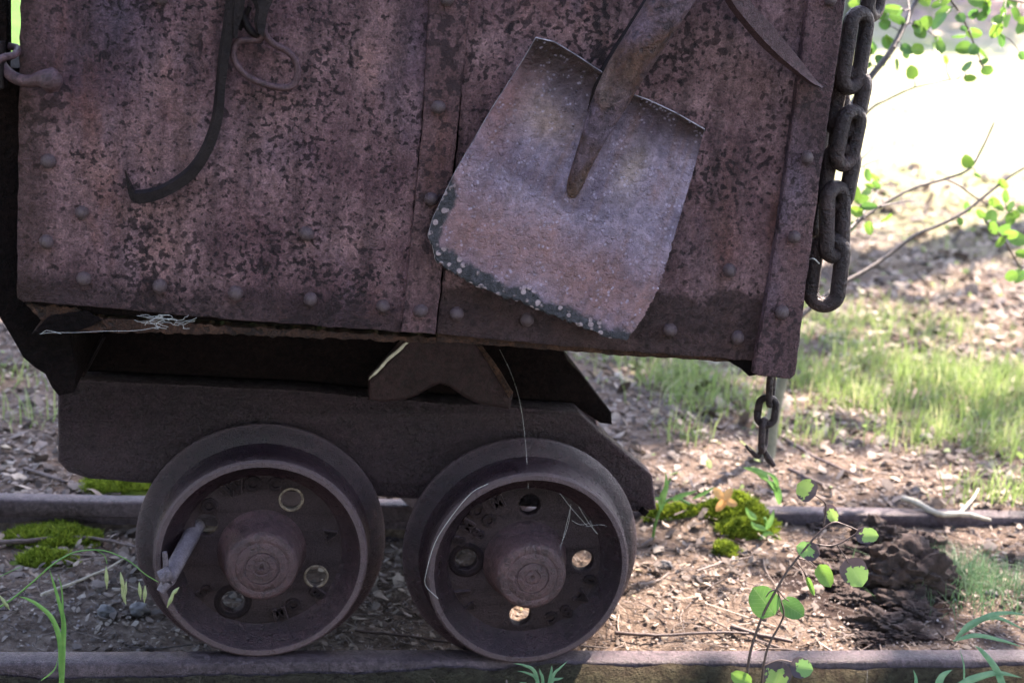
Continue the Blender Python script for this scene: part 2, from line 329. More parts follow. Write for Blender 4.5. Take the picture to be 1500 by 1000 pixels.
def ground_mat():
    m, nt, b = newmat('forest soil'); tc = N(nt, 'TexCoord'); v = tc.outputs['Object']
    sp = N(nt, 'SeparateXYZ'); nt.links.new(v, sp.inputs[0])
    n1 = noise(nt, v, 2.2, 7, .6); n2 = noise(nt, v, 45, 6, .7)
    soil = ramp(nt, n2, [(.3, (.065, .044, .034)), (.5, (.15, .108, .084)), (.66, (.26, .20, .16)), (.8, (.34, .28, .23))])
    nf = noise(nt, v, .55, 5, .6)
    far = ramp(nt, nf, [(.36, (.34, .30, .24)), (.5, (.24, .27, .12)), (.62, (.30, .30, .20)), (.7, (.40, .35, .30))])
    green = ramp(nt, noise(nt, v, 3, 5, .6), [(.35, (.035, .11, .02)), (.6, (.07, .17, .03))])
    gx = N(nt, 'MapRange'); gx.inputs[1].default_value = 1.5; gx.inputs[2].default_value = -1.5; nt.links.new(sp.outputs['X'], gx.inputs[0])
    far = mixc(nt, gx.outputs[0], far, green)
    f = N(nt, 'MapRange'); f.inputs[1].default_value = 5.0; f.inputs[2].default_value = 8.0
    nt.links.new(mth(nt, 'ADD', sp.outputs['Y'], mth(nt, 'MULTIPLY', mth(nt, 'SUBTRACT', n1, .5), 3)), f.inputs[0])
    col = mixc(nt, f.outputs[0], soil, far)
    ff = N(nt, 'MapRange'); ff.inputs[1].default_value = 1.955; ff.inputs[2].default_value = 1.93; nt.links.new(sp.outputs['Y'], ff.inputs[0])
    col = mixc(nt, ff.outputs[0], col, ramp(nt, n2, [(.35, (.022, .017, .013)), (.6, (.040, .040, .022)), (.75, (.06, .05, .04))]))   # soil before the track painted dark to stand in for shade and cut bounce
    bk = N(nt, 'MapRange'); bk.inputs[1].default_value = 23; bk.inputs[2].default_value = 25.5; nt.links.new(sp.outputs['Y'], bk.inputs[0])
    bank = ramp(nt, noise(nt, v, 1.3, 6, .6), [(.35, (.14, .10, .085)), (.5, (.30, .21, .19)), (.64, (.18, .17, .09)), (.72, (.42, .32, .29))])
    col = mixc(nt, bk.outputs[0], col, bank)
    dx = mth(nt, 'MULTIPLY', mth(nt, 'SUBTRACT', sp.outputs['X'], DK[0]), 5.2); dy = mth(nt, 'MULTIPLY', mth(nt, 'SUBTRACT', sp.outputs['Y'], DK[1]), 5.8)
    dd = mth(nt, 'ADD', mth(nt, 'SQRT', mth(nt, 'ADD', mth(nt, 'MULTIPLY', dx, dx), mth(nt, 'MULTIPLY', dy, dy))), mth(nt, 'MULTIPLY', mth(nt, 'SUBTRACT', noise(nt, v, 14, 5, .65), .5), 1.6))
    col = mixc(nt, ramp(nt, dd, [(.75, 1), (1.1, 0)]), col, mixc(nt, n2, (.012, .007, .006), (.060, .038, .032)))
    nt.links.new(col, b.inputs['Base Color']); b.inputs['Roughness'].default_value = .95; b.inputs['Specular IOR Level'].default_value = .15
    bumps(nt, b, [(n2, .9, .02), (noise(nt, v, 220, 4, .7), .8, .004)])
    return m
def leaf_mat(name, c1, c2, edge=None):
    m, nt, b = newmat(name); tc = N(nt, 'TexCoord'); sp = N(nt, 'SeparateXYZ'); nt.links.new(tc.outputs['UV'], sp.inputs[0])
    oi = N(nt, 'ObjectInfo'); x = sp.outputs['X']; y = sp.outputs['Y']
    vv = N(nt, 'VectorMath', operation='ADD'); nt.links.new(tc.outputs['UV'], vv.inputs[0]); nt.links.new(mth(nt, 'MULTIPLY', oi.outputs['Random'], 40), vv.inputs[1])
    col = mixc(nt, oi.outputs['Random'], c1, c2)
    ax = mth(nt, 'ABSOLUTE', x)
    vein = ramp(nt, mth(nt, 'ABSOLUTE', mth(nt, 'SUBTRACT', mth(nt, 'FRACT', mth(nt, 'SUBTRACT', mth(nt, 'MULTIPLY', y, 3.5), mth(nt, 'MULTIPLY', ax, 2.4))), .5)), [(.0, 1), (.06, 0)])
    mid = ramp(nt, ax, [(0, 1), (.04, 0)])
    col = mixc(nt, mth(nt, 'MULTIPLY', mth(nt, 'MAXIMUM', vein, mid), .35), col, (.30, .38, .16))
    if edge:
        r = mth(nt, 'SQRT', mth(nt, 'ADD', mth(nt, 'MULTIPLY', x, x), mth(nt, 'MULTIPLY', mth(nt, 'SUBTRACT', y, .35), mth(nt, 'SUBTRACT', y, .35))))
        n = noise(nt, vv.outputs[0], 2.2, 3, .6)
        e = ramp(nt, mth(nt, 'ADD', r, mth(nt, 'MULTIPLY', mth(nt, 'SUBTRACT', n, .5), 1.5)), [(edge, 0), (edge+.03, 1)])
        col = mixc(nt, e, col, (.060, .045, .052))
    nt.links.new(col, b.inputs['Base Color']); b.inputs['Roughness'].default_value = .45
    tr = N(nt, 'BsdfTranslucent'); nt.links.new(col, tr.inputs[0]); mx = N(nt, 'MixShader'); mx.inputs[0].default_value = .45
    nt.links.new(b.outputs[0], mx.inputs[1]); nt.links.new(tr.outputs[0], mx.inputs[2]); nt.links.new(mx.outputs[0], nt.nodes['Material Output'].inputs[0])
    return m
M['leaf'] = leaf_mat('aspen leaf', (.07, .19, .045), (.20, .36, .05))
M['leaf_n'] = leaf_mat('aspen leaf blackened edge', (.15, .30, .09), (.24, .37, .09), .76)
M['leaf_o'] = leaf_mat('pale orange leaf', (.55, .28, .10), (.60, .36, .16))
def flatmat(name, c, rough=.6, c2=None, sc=80, bump=.4, trans=0):
    m, nt, b = newmat(name); tc = N(nt, 'TexCoord'); n = noise(nt, tc.outputs['Object'], sc, 6, .65)
    col = ramp(nt, n, [(.35, c), (.65, c2 or c)]); nt.links.new(col, b.inputs['Base Color']); b.inputs['Roughness'].default_value = rough
    bumps(nt, b, [(n, bump, .004)])
    if trans:
        tr = N(nt, 'BsdfTranslucent'); nt.links.new(col, tr.inputs[0]); mx = N(nt, 'MixShader'); mx.inputs[0].default_value = trans
        nt.links.new(b.outputs[0], mx.inputs[1]); nt.links.new(tr.outputs[0], mx.inputs[2]); nt.links.new(mx.outputs[0], nt.nodes['Material Output'].inputs[0])
    return m
M['stem'] = flatmat('brown stem', (.05, .03, .028), c2=(.10, .065, .055))
M['bark'] = flatmat('dark branch bark', (.045, .032, .03), c2=(.10, .075, .065))
M['aspen'] = flatmat('pale aspen bark', (.10, .105, .075), c2=(.19, .19, .14), sc=35)
M['trunk'] = flatmat('tree trunk bark', (.06, .045, .035), c2=(.14, .11, .09), sc=12)
M['blade'] = flatmat('fresh grass blade', (.10, .26, .06), .4, (.18, .34, .09), 60, .1, .4)
M['blade_blue'] = flatmat('blue green blade', (.09, .22, .12), .4, (.16, .30, .17), 60, .1, .35)
M['seed'] = flatmat('oat husk', (.30, .36, .16), .5, (.42, .44, .24), 200, .2, .4)
M['rot'] = flatmat('rotten wood', (.012, .007, .006), .95, (.055, .033, .027), 70, 1.0)
M['tie'] = flatmat('weathered sleeper', (.03, .02, .017), .9, (.075, .05, .042), 40, .9)
M['stone'] = flatmat('grey pebble', (.09, .085, .085), .8, (.15, .14, .14), 60, .4)
M['crust'] = flatmat('pale flaking scale', (.05, .032, .025), .8, (.26, .20, .15), 130, .8)
M['edge'] = flatmat('worn bright steel edge', (.05, .04, .05), .4, (.42, .37, .40), 60, .3)
M['web'] = flatmat('spider silk', (.40, .39, .38), .5, (.62, .60, .58), 30, 0)
M['straw'] = flatmat('dry straw', (.30, .26, .20), .6, (.50, .45, .36), 90, .2)
# ------------------------------------------------------------------ ground
RY = 1.965; GA = .64; YB = 1.88                       # near rail line, gauge, face of the cart body
def hgt(x, y, fine=True):
    x = np.asarray(x, float); y = np.asarray(y, float)
    base = np.where(y < RY-.03, -.085+.0*x, 0)
    inner = -.072+.038*sm(.15, .75, x)+.012*sm(.0, .5, (y-RY)/GA)
    behind = -.012+.006*sm(2.6, 4, y)
    z = base*(1-sm(RY-.04, RY+.0, y))+inner*sm(RY-.04, RY, y)
    t = sm(RY+GA-.03, RY+GA+.05, y)
    z = z*(1-t)+behind*t
    z = z+.034*sm(.735, .80, x)*(1-sm(.97, 1.04, x))*np.exp(-((y-(RY+GA))/.085)**2)   # soil heaped over the far rail
    z = z+.03*np.clip(y-5, 0, 19)*1.0+.32*np.clip(y-24, 0, 30)
    z = z+.25*sm(6, 30, np.abs(x))*sm(6, 14, y)
    z = z+vnoise(x, y, 3.1, 3, 3)*.010*(1+np.clip(y-3, 0, 6)*1.2)
    if fine: z = z+vnoise(x, y, 22, 5, 3)*.008
    return z
def G(px, py):
    d = ray(px, py); z = -.02
    for _ in range(25):
        t = (z-H)/d.z; P = EYE+d*t; z = z*.3+.7*float(hgt(P.x, P.y, False))
    return P
def axis(lo, hi, st, far_lo, far_hi):
    a = list(np.arange(lo, hi+1e-6, st)); s = st
    while a[-1] < far_hi: s *= 1.13; a.append(a[-1]+s)
    s = st; b = []; c = lo
    while c > far_lo: s *= 1.13; c -= s; b.append(c)
    return np.array(b[::-1]+a)
_p = G(1275, 865); DK = (_p.x, _p.y)                    # dark crumbled soil round the rotten stump
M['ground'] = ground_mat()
gx = axis(-1.3, 2.6, .014, -300, 300); gy = axis(1.6, 5.2, .014, -60, 420)
X, Y = np.meshgrid(gx, gy); Z = hgt(X, Y)
nx, ny = len(gx), len(gy); idx = np.arange(nx*ny).reshape(ny, nx)
Fc = np.stack([idx[:-1, :-1], idx[:-1, 1:], idx[1:, 1:], idx[1:, :-1]], -1).reshape(-1, 4)
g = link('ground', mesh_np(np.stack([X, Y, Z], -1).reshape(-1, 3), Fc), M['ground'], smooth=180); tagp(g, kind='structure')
# ------------------------------------------------------------------ rails and sleepers
def rail_mesh(y, x0, x1, zoff=0, tilt=0):
    prof = [(-.021, -.004), (-.017, 0), (.017, 0), (.021, -.004), (.021, -.030), (.016, -.034), (.005, -.038), (.005, -.062), (.032, -.068), (.032, -.075),
            (-.032, -.075), (-.032, -.068), (-.005, -.062), (-.005, -.038), (-.016, -.034), (-.021, -.030)]
    V = []; Fc = []; n = len(prof); xs = np.linspace(x0, x1, 90)
    for i, x in enumerate(xs):
        for (a, b) in prof: V.append((x, y+a+.0012*math.sin(x*5), b+zoff+tilt*x+.0008*math.sin(x*7+b*90)))
    for i in range(len(xs)-1):
        for k in range(n): Fc.append((i*n+k, i*n+(k+1) % n, (i+1)*n+(k+1) % n, (i+1)*n+k))
    Fc.append(tuple(range(n))); Fc.append(tuple((len(xs)-1)*n+k for k in range(n))[::-1])
    me = mesh_py(V, Fc); bm = bmesh.new(); bm.from_mesh(me); bmesh.ops.recalc_face_normals(bm, faces=bm.faces); bm.to_mesh(me); bm.free(); return me
tagp(link('rail', rail_mesh(RY, -3.5, 5), M['rail'], org=(0, RY, -.075), smooth=50), 'near rusty steel rail under the front wheels of the ore cart, along the bottom edge', 'rail', 'rails of the mine track')
tagp(link('rail', rail_mesh(RY+GA, -3.5, 5, .002), M['rail'], org=(0, RY+GA, -.073), smooth=50), 'far steel rail passing behind the cart, half buried in soil at the right', 'rail', 'rails of the mine track')
tie0 = None
for i, x in enumerate((-.335, .62, 1.52, -1.2, 2.4)):
    v = []; 
    def mk(bm):
        bmesh.ops.create_cube(bm, size=1); bmesh.ops.scale(bm, vec=(.11, .95, .08), verts=bm.verts)
        bmesh.ops.subdivide_edges(bm, edges=bm.edges, cuts=7, use_grid_fill=True)
        for q in bm.verts: q.co += Vector((vnoise(q.co.y*9, q.co.z*30+i, 1, 3, 3)*.008, 0, vnoise(q.co.x*40, q.co.y*6+i*5, 1, 7, 3)*.006))
    me = join_bm(mk); me.transform(Matrix.Translation((x, RY+GA/2, -.118)))
    if i < 2:
        tagp(link('wooden_sleeper', me, M['tie'], org=(x, RY+GA/2, -.16)), ['dark weathered wooden sleeper under the left wheel beside two pebbles', 'buried wooden sleeper right of the right wheel, under chippings'][i], 'sleeper', 'sleepers of the mine track')
# ------------------------------------------------------------------ ore cart
cart = thing('ore_cart', (.15, RY+GA/2, 0), 'rusted iron ore cart with riveted tub and small spoked-hole wheels on the rails', 'ore cart')
def part(name, me, mat, parent=None, smooth=30): return link(name, me, mat, parent or cart, smooth=smooth)
# tub behind the face plates (tilted like the face), open above
tub_px = [(33, -90), (28, 430), (60, 456), (600, 486), (1090, 522), (1104, 545), (1150, 548), (1238, -90)]
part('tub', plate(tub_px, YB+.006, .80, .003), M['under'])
L_out = [(31, -90), (27, 200), (25, 436), (34, 443), (68, 444), (221, 457), (340, 468), (500, 480), (590, 487), (612, 250), (640, -90)]
o = part('side_plate', plate(jag(L_out, 14, 1.2, 3), YB-.004, .008), M['plate_l']); o['label'] = 'left riveted side plate with mottled purple rust'
R_out = [(684, -90), (672, 200), (640, 489), (700, 496), (780, 503), (900, 513), (1000, 521), (1106, 529), (1142, 430), (1172, 200), (1212, -90)]
o = part('side_plate', plate(jag(R_out, 14, 1.2, 5), YB-.004, .008), M['plate_r']); o['label'] = 'right side plate behind the shovel, smooth dark brown along its foot'
part('strap', plate(jag([(633, -90), (618, 200), (588, 486), (638, 490), (664, 250), (690, 0), (692, -90)], 16, .8, 9), YB-.011, .009, .002), M['strap'])
part('corner_strap', plate(jag([(1195, -90), (1177, 60), (1160, 190), (1130, 400), (1104, 547), (1112, 551), (1158, 556), (1166, 549), (1180, 430), (1205, 240), (1232, 60), (1250, -90)], 16, .8, 11), YB-.019, .016, .003), M['strap'])
part('corner_plate', plate(jag([(1165, 440), (1171, 470), (1170, 500), (1160, 530), (1158, 548), (1140, 548), (1150, 440)], 8, 2, 2), YB+.02, .05, .003), M['under'])
part('corner_foot', plate(jag([(1066, 527), (1085, 540), (1098, 551), (1112, 549), (1116, 525)], 8, 1, 2), YB+.0, .03, .002), M['under'])
# flaking rust lip under the left plate
part('bottom_lip', plate(jag([(36, 446), (60, 470), (48, 486), (75, 490), (120, 486), (300, 489), (500, 497), (640, 502), (640, 494), (500, 486), (300, 476), (130, 466), (110, 450)], 7, 2.2, 4), YB+.003, .03, .001), M['lip'])
part('bottom_lip', plate(jag([(640, 488), (640, 500), (760, 509), (900, 520), (1000, 526), (1075, 531), (1075, 526), (1000, 518), (900, 510), (760, 500)], 9, 1.2, 14), YB+.002, .04, .001), M['lip'])
part('bent_flange', plate(jag([(45, 489), (75, 462), (128, 455), (150, 470), (118, 484), (80, 488)], 8, 1.5, 6), YB-.002, .004, .001), M['under'])
# rivets, each its own part
def rivet_mesh(r):
    V = []; Fc = []; seg = 12; rings = [(1.0, 0), (.97, .25), (.80, .55), (.5, .76), (.2, .83)]
    for (a, b) in rings:
        for k in range(seg): t = 2*math.pi*k/seg; V.append((r*a*math.cos(t), -r*b*1.25, r*a*math.sin(t)))
    for i in range(len(rings)-1):
        for k in range(seg): Fc.append((i*seg+k, i*seg+(k+1) % seg, (i+1)*seg+(k+1) % seg, (i+1)*seg+k))
    Fc.append(tuple((len(rings)-1)*seg+k for k in range(seg)))
    me = mesh_py(V, Fc); me.shade_smooth(); return me
rm = rivet_mesh(1.0); rm.materials.append(M['rivet'])
def rivet(px, py, Y, r, parent=cart):
    P = U(px, py, Y); o = bpy.data.objects.new('rivet', rm); C.objects.link(o); o.parent = parent; o.location = P-wloc(parent)
    s = pxm(P, r*1.08); o.scale = (s*random.uniform(.92, 1.08), s*random.uniform(.9, 1.15), s*random.uniform(.92, 1.08)); o.rotation_euler = (random.uniform(-.12, .12), random.uniform(0, 6), random.uniform(-.12, .12))
for (x, y) in [(236, -3), (71, 236), (120, 311), (68, 354), (123, 408), (234, 419), (345, 429), (455, 438), (561, 448), (449, 342)]: rivet(x, y, YB-.004, 10)
for (x, y) in [(655, -1), (642, 157), (631, 291), (616, 455)]: rivet(x, y, YB-.011, 10)
for (x, y) in [(669, 459), (772, 468), (877, 476), (981, 483), (1080, 494), (1068, 396)]: rivet(x, y, YB-.004, 10)
for (x, y) in [(1216, 0), (1182, 231), (1163, 347), (1145, 457)]: rivet(x, y, YB-.019, 9.5)
# end gate at the left with its latch hook
part('end_gate', plate([(-140, 96), (27, 100), (34, 440), (100, 470), (112, 545), (108, 575), (86, 580), (76, 568), (66, 548), (50, 538), (34, 524), (16, 492), (0, 466), (-30, 410), (-140, 380)], YB+.03, .25, .002), M['under'])
part('gate_bar', plate([(-140, -90), (10, -90), (11, 60), (10, 100), (-140, 100)], YB+.02, .03, .002), M['under'])
part('gate_bar', plate([(-30, 60), (2, 62), (6, 130), (-30, 140)], YB-.02, .03, .002), M['tool'])
def wire(pts, Y, r, seg=8, k=6, flat=None):
    """path of (px,py[,dY]) with radius in pixels (one or per point)."""
    q = []
    for i, p in enumerate(pts):
        ri = r[i] if hasattr(r, '__len__') else r
        q.append((p[0], p[1], p[2] if len(p) > 2 else 0, ri))
    q = smooth_path(q, k); P = [U(a, b, Y+c) for a, b, c, _ in q]
    return tube_mesh(P, [max(pxm(P[i], q[i][3]), 1e-5) for i in range(len(q))], seg, flat=flat)
part('latch_hook', merge([wire([(0, 92, .03), (10, 106, .01), (28, 117, 0), (48, 119, -.01), (62, 116, -.02), (76, 118, -.025), (88, 119, -.02)], YB-.02, [8, 8.5, 9, 9.5, 13, 19, 9], 14),
                          wire([(-6, 92, -.03), (6, 84, -.025), (18, 82, -.01), (25, 76, .01), (24, 70, .03), (12, 68, .05)], YB-.02, 5.5, 10)]), M['ring'], smooth=60)
# chassis
ch = [(84, 572), (94, 556), (200, 560), (440, 572), (600, 586), (640, 590), (848, 603), (884, 636), (956, 696), (962, 746), (940, 750), (760, 742), (605, 731), (540, 727), (300, 715), (130, 702), (100, 692), (84, 676)]
cy = 2.055
part('side_frame', plate(jag(ch, 30, .8, 2), cy, .05, .004), M['cast'])
cx_off = [(U(a, b, cy).x, U(a, b, cy).z) for a, b in ch]
part('side_frame', plate_xz([cx_off], cy+.43, .05, .004), M['cast'])
zt = U(300, 566, cy).z
def box(x0, x1, y0, y1, z0, z1, bev=.003):
    def mk(bm):
        bmesh.ops.create_cube(bm, size=1, matrix=Matrix.Translation(((x0+x1)/2, (y0+y1)/2, (z0+z1)/2)) @ Matrix.Diagonal((x1-x0, y1-y0, z1-z0, 1)))
        bmesh.ops.bevel(bm, geom=bm.edges[:], offset=bev, segments=1, affect='EDGES')
    return join_bm(mk)
xL = U(100, 566, cy).x; xR = U(830, 600, cy).x
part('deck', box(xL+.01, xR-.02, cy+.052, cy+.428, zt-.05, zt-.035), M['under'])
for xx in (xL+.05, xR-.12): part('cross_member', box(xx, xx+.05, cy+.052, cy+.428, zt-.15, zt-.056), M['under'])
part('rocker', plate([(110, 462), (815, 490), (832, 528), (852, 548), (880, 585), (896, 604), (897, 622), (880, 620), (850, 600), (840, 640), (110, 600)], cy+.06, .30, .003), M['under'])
part('lug', plate(jag([(88, 553), (90, 530), (95, 512), (113, 511), (117, 530), (121, 553)], 10, .5), cy-.005, .05, .004), M['saddle'])
# saddle casting between tub and chassis
part('saddle', plate(jag([(598, 494), (575, 520), (541, 558), (541, 586), (560, 590), (590, 588), (612, 580), (632, 568), (645, 563), (660, 568), (680, 582), (700, 592), (748, 601), (752, 578), (735, 550), (712, 520), (694, 494)], 14, .6, 4), cy-.035, .034, .005), M['saddle'])
part('saddle_rib', plate(jag([(700, 498), (712, 515), (735, 546), (752, 575), (746, 583), (728, 552), (694, 500)], 9, .8, 4), cy-.042, .006, .002), M['lip'])
part('saddle_rib', plate(jag([(600, 496), (574, 519), (541, 553), (541, 557), (576, 523), (604, 498)], 6, 1.0, 4), cy-.042, .006, .001), M['straw'])
part('rod', merge([tube_mesh([U(120, 552, cy+.02), U(152, 492, cy+.01)], .0035, 8)]), M['tool'])
# wheels
def wheel(cxw, yf, Rr, Rf, dF, rot, letters, mirror=False):
    cz = Rr; s = Rr/.155
    def Pf(lst): return [(a*s, b) for a, b in lst]
    Ri = Rr*.80
    prof = [(.040, Ri*.93), (.0365, Ri*.95), (.034, Ri*.98), (.026, Ri*1.02), (.008, Rr*.905), (.002, Rr*.922), (0, Rr*.93), (0, Rr-.004), (.003, Rr-.0005), (.02, Rr+.0015), (.045, Rr+.003), (.054, Rr+.007), (.060, Rr+.018), (dF, Rf-.003), (dF+.004, Rf), (dF+.010, Rf), (dF+.015, Rf-.005), (dF+.017, Rf-.03), (.060, Ri*.93), (.040, Ri*.93)]
    wo = part('wheel', lathe(prof, cxw, yf, cz, 128, .0009), M['wheel'], smooth=35)
    # disc with four round holes
    def circ(x, z, r, n=40): return [(x+r*math.cos(2*math.pi*k/n), z+r*math.sin(2*math.pi*k/n)) for k in range(n)]
    loops = [circ(cxw, cz, Ri*.97, 96)]
    for k in range(4):
        a = rot+k*math.pi/2; loops.append(circ(cxw+.091*s*math.sin(a), cz+.091*s*math.cos(a), .0165*s))
    link('wheel_disc', plate_xz(loops, yf+.036, .018, .0035), M['disc'], wo)
    for k in range(4):
        a = rot+k*math.pi/2
        if (k == 3 and rot < .1) or (k == 2 and rot > .1):
            me = lathe([(0, .0185*s), (-.0025, .021*s), (-.0025, .025*s), (0, .028*s)], cxw+.091*s*math.sin(a), yf+.036, cz+.091*s*math.cos(a), 32)
            link('hole_collar', me, M['disc'], wo)
        if rot > .1 and k in (0, 1):
            link('hole_crust', lathe([(.010, .0158*s), (-.0005, .0150*s), (-.0022, .0166*s), (-.001, .0186*s), (.002, .0180*s)], cxw+.091*s*math.sin(a), yf+.036, cz+.091*s*math.cos(a), 40, .008), M['crust'], wo)
    hub = [(.040, .068), (.034, .066), (.022, .060), (.0, .056), (-.018, .054), (-.024, .0515), (-.026, .048), (-.0262, .040), (-.0255, .0385), (-.0265, .037), (-.0270, .0265), (-.0245, .0255), (-.0245, .0235), (-.0275, .0225), (-.0285, .013), (-.027, .0115), (-.028, .010), (-.028, .004), (-.024, .0)]
    ho = link('hub', lathe([(a, b*s*.98) for a, b in hub], cxw, yf, cz, 72, .002), M['hub'], wo, smooth=40)
    for (chh, deg, rad, sz) in letters:
        cu = bpy.data.curves.new('t', 'FONT'); cu.body = chh; cu.size = sz*1.08; cu.extrude = .0022; cu.offset = .0006; cu.bevel_depth = .0012; cu.align_x = 'CENTER'; cu.align_y = 'CENTER'
        to = bpy.data.objects.new('t', cu); C.objects.link(to); dg = bpy.context.evaluated_depsgraph_get(); dg.update()
        me = bpy.data.meshes.new_from_object(to.evaluated_get(dg)); bpy.data.objects.remove(to); me.materials.clear()
        a = R(deg); me.transform(Matrix.Rotation(-a, 4, 'Z'))
        me.transform(Matrix(((1, 0, 0, cxw+rad*math.sin(a)), (0, 0, -1, yf+.0345), (0, 1, 0, cz+rad*math.cos(a)), (0, 0, 0, 1))))
        link('raised_letter', me, M['disc'], wo, smooth=30)
    return wo
W1 = wheel(.0147, 1.9607, .1549, .1856, .0676, R(26), [('O', -48, .104, .026), ('W', -24, .106, .026), ('O', -9, .106, .026), ('C', 8, .106, .024), ('A', 74, .104, .022), ('O', 150, .098, .022), ('B', 128, .106, .026), ('M', 163, .104, .024), ('S', 232, .104, .026)])
W2 = wheel(.4089, 1.9254+.012, .1536, .183, .0676, 0, [('M', -28, .106, .024), ('O', -45, .112, .026), ('O', -43, .088, .022), ('M', -59, .108, .023), ('S', -60, .086, .022), ('S', -73, .108, .023), ('0', 106, .108, .024), ('A', 122, .110, .026), ('8', 139, .108, .024), ('C', 152, .104, .022), ('7', 240, .104, .026), ('4', 226, .108, .018)])
W1['label'] = 'left wheel with an iron bar through one hole'; W2['label'] = 'right wheel with raised lettering and cobwebs'
for (xx, Rr) in ((.0147, .1549), (.4089, .1536)):      # wheels on the far rail and the axles
    prof = [(0, .03), (0, Rr-.004), (-.02, Rr), (-.05, Rr+.003), (-.06, .18), (-.07, .183), (-.085, .178), (-.085, .03)]
    part('wheel', lathe([(-a, b) for a, b in prof][::1] and prof, xx, RY+GA+.03, Rr, 48), M['wheel'])
    part('axle', merge([tube_mesh([(xx, 1.99, Rr), (xx, 2.62, Rr)], .028, 20)]), M['under'])
part('cotter', merge([wire([(940, 752, 0), (946, 745, 0)], cy-.01, 7, 8)]), M['under'])
# iron bar poked through a hole in the left wheel
bar = thing('iron_bar', U(292, 772, 2.0), 'short grey iron bar with forked end poking out of the left wheel', 'bar')
def barm():
    a = U(289, 768, 2.02); b_ = U(243, 853, 1.90)
    d = (b_-a).normalized(); parts = [tube_mesh([a, a+d*.02, a+(b_-a)*.55, b_-d*.006, b_], [.0125, .0125, .0118, .0112, .009], 16)]
    e = U(243, 845, 1.897); parts.append(tube_mesh([U(241, 808, 1.90), U(243, 826, 1.90), e], [.0035, .0042, .004], 10))
    parts.append(tube_mesh([U(251, 838, 1.895), U(234, 846, 1.892)], [.0105, .0105], 14))
    parts.append(tube_mesh([U(245, 852, 1.893), U(235, 866, 1.888)], [.0085, .006], 10))
    return merge(parts)
link('shaft', barm(), M['bar'], bar, smooth=40)
# ------------------------------------------------------------------ tools hanging on the face
def interp(poly, t):
    P = [np.array(p, float) for p in poly]; L = [0]
    for i in range(len(P)-1): L.append(L[-1]+np.linalg.norm(P[i+1]-P[i]))
    s = t*L[-1]
    for i in range(len(P)-1):
        if s <= L[i+1] or i == len(P)-2:
            return P[i]+(P[i+1]-P[i])*((s-L[i])/max(L[i+1]-L[i], 1e-9))
top = [(785, 56), (812, 62), (845, 82), (872, 100), (892, 112), (925, 138), (950, 147), (990, 166), (1032, 190)]
left = [(785, 56), (770, 82), (720, 160), (665, 255), (634, 320), (627, 346)]
right = [(1032, 190), (1016, 250), (1000, 305), (978, 380), (964, 425), (944, 462), (918, 500)]
bot = [(627, 346), (634, 362), (638, 382), (662, 399), (700, 420), (738, 437), (762, 441), (800, 459), (840, 473), (878, 490), (918, 500)]
nu, nv = 90, 110; SV = []; SUV = []
sh_loc = U(830, 300, YB-.03)
c00, c10, c01, c11 = [np.array(q, float) for q in (top[0], top[-1], bot[0], bot[-1])]
for j in range(nv+1):
    v_ = j/nv
    for i in range(nu+1):
        u_ = i/nu
        P = (1-v_)*interp(top, u_)+v_*interp(bot, u_)+(1-u_)*interp(left, v_)+u_*interp(right, v_)-((1-u_)*(1-v_)*c00+u_*(1-v_)*c10+(1-u_)*v_*c01+u_*v_*c11)
        if j == nv: P = P+np.array([random.uniform(-.6, .6), random.uniform(-2.6, 2.2)*(1 if u_ > .12 else .5)])
        if i == nu and v_ > .5: P = P+np.array([random.uniform(-1.8, 1.2), 0])
        h = .010
        h += .012*max(0, 1-v_/.40)**1.5*math.exp(-((u_-.5)/.15)**2)
        h += .024*max(0, 1-v_/.16)**1.6*(1-math.exp(-((u_-.5)/.12)**2))            # rolled shoulders
        h += .010*(2*abs(u_-.5))**2.5                                                # dished sides
        h += .012*v_
        uc = .50-.02*v_; w_ = .105-.13*v_; a_ = .040*(1-v_/.62)
        if v_ < .56:
            ww = max(w_, .028); q = (u_-uc)/ww
            endf = float(1-sm(.50, .56, v_))
            h += max(a_, .006)*.35*endf*math.exp(-q*q*1.1)
        q = U(P[0], P[1], YB-.004-h); SV.append(tuple(q)); SUV.append((u_, v_))
SF = np.array([[j*(nu+1)+i, (j+1)*(nu+1)+i, (j+1)*(nu+1)+i+1, j*(nu+1)+i+1] for j in range(nv) for i in range(nu)])
sh = thing('shovel', sh_loc, 'worn square shovel blade with ragged blackened lower edge hanging on the cart side', 'shovel')
bl = link('blade', mesh_np(np.array(SV), SF, uvs=np.array(SUV)), M['shovel'], sh, smooth=180)
md = bl.modifiers.new('thickness', 'SOLIDIFY'); md.thickness = .0024; md.offset = -1; bl.data.materials.append(M['edge']); md.material_offset_rim = 1
link('socket', merge([wire([(836, 287, -.004), (842, 270, -.008), (852, 243, -.010), (868, 205, -.013), (888, 160, -.018), (912, 112, -.026), (945, 60, -.036), (980, 5, -.044), (1020, -60, -.05), (1034, -84, -.05)], YB-.014, [8, 12, 14, 18, 25, 29, 30, 31, 33, 33], 28, k=8, flat=.85)]), M['socket'], sh, smooth=80)
link('socket_shade', merge([wire([(858, 205, -.014), (868, 165, -.016), (884, 118, -.024), (910, 74, -.030), (940, 28, -.036), (968, -20, -.04)], YB-.006, [3, 8, 12, 13, 13, 12], 12)]), M['tool'], sh, smooth=70)  # dark tube standing in for the shadow band left of the socket
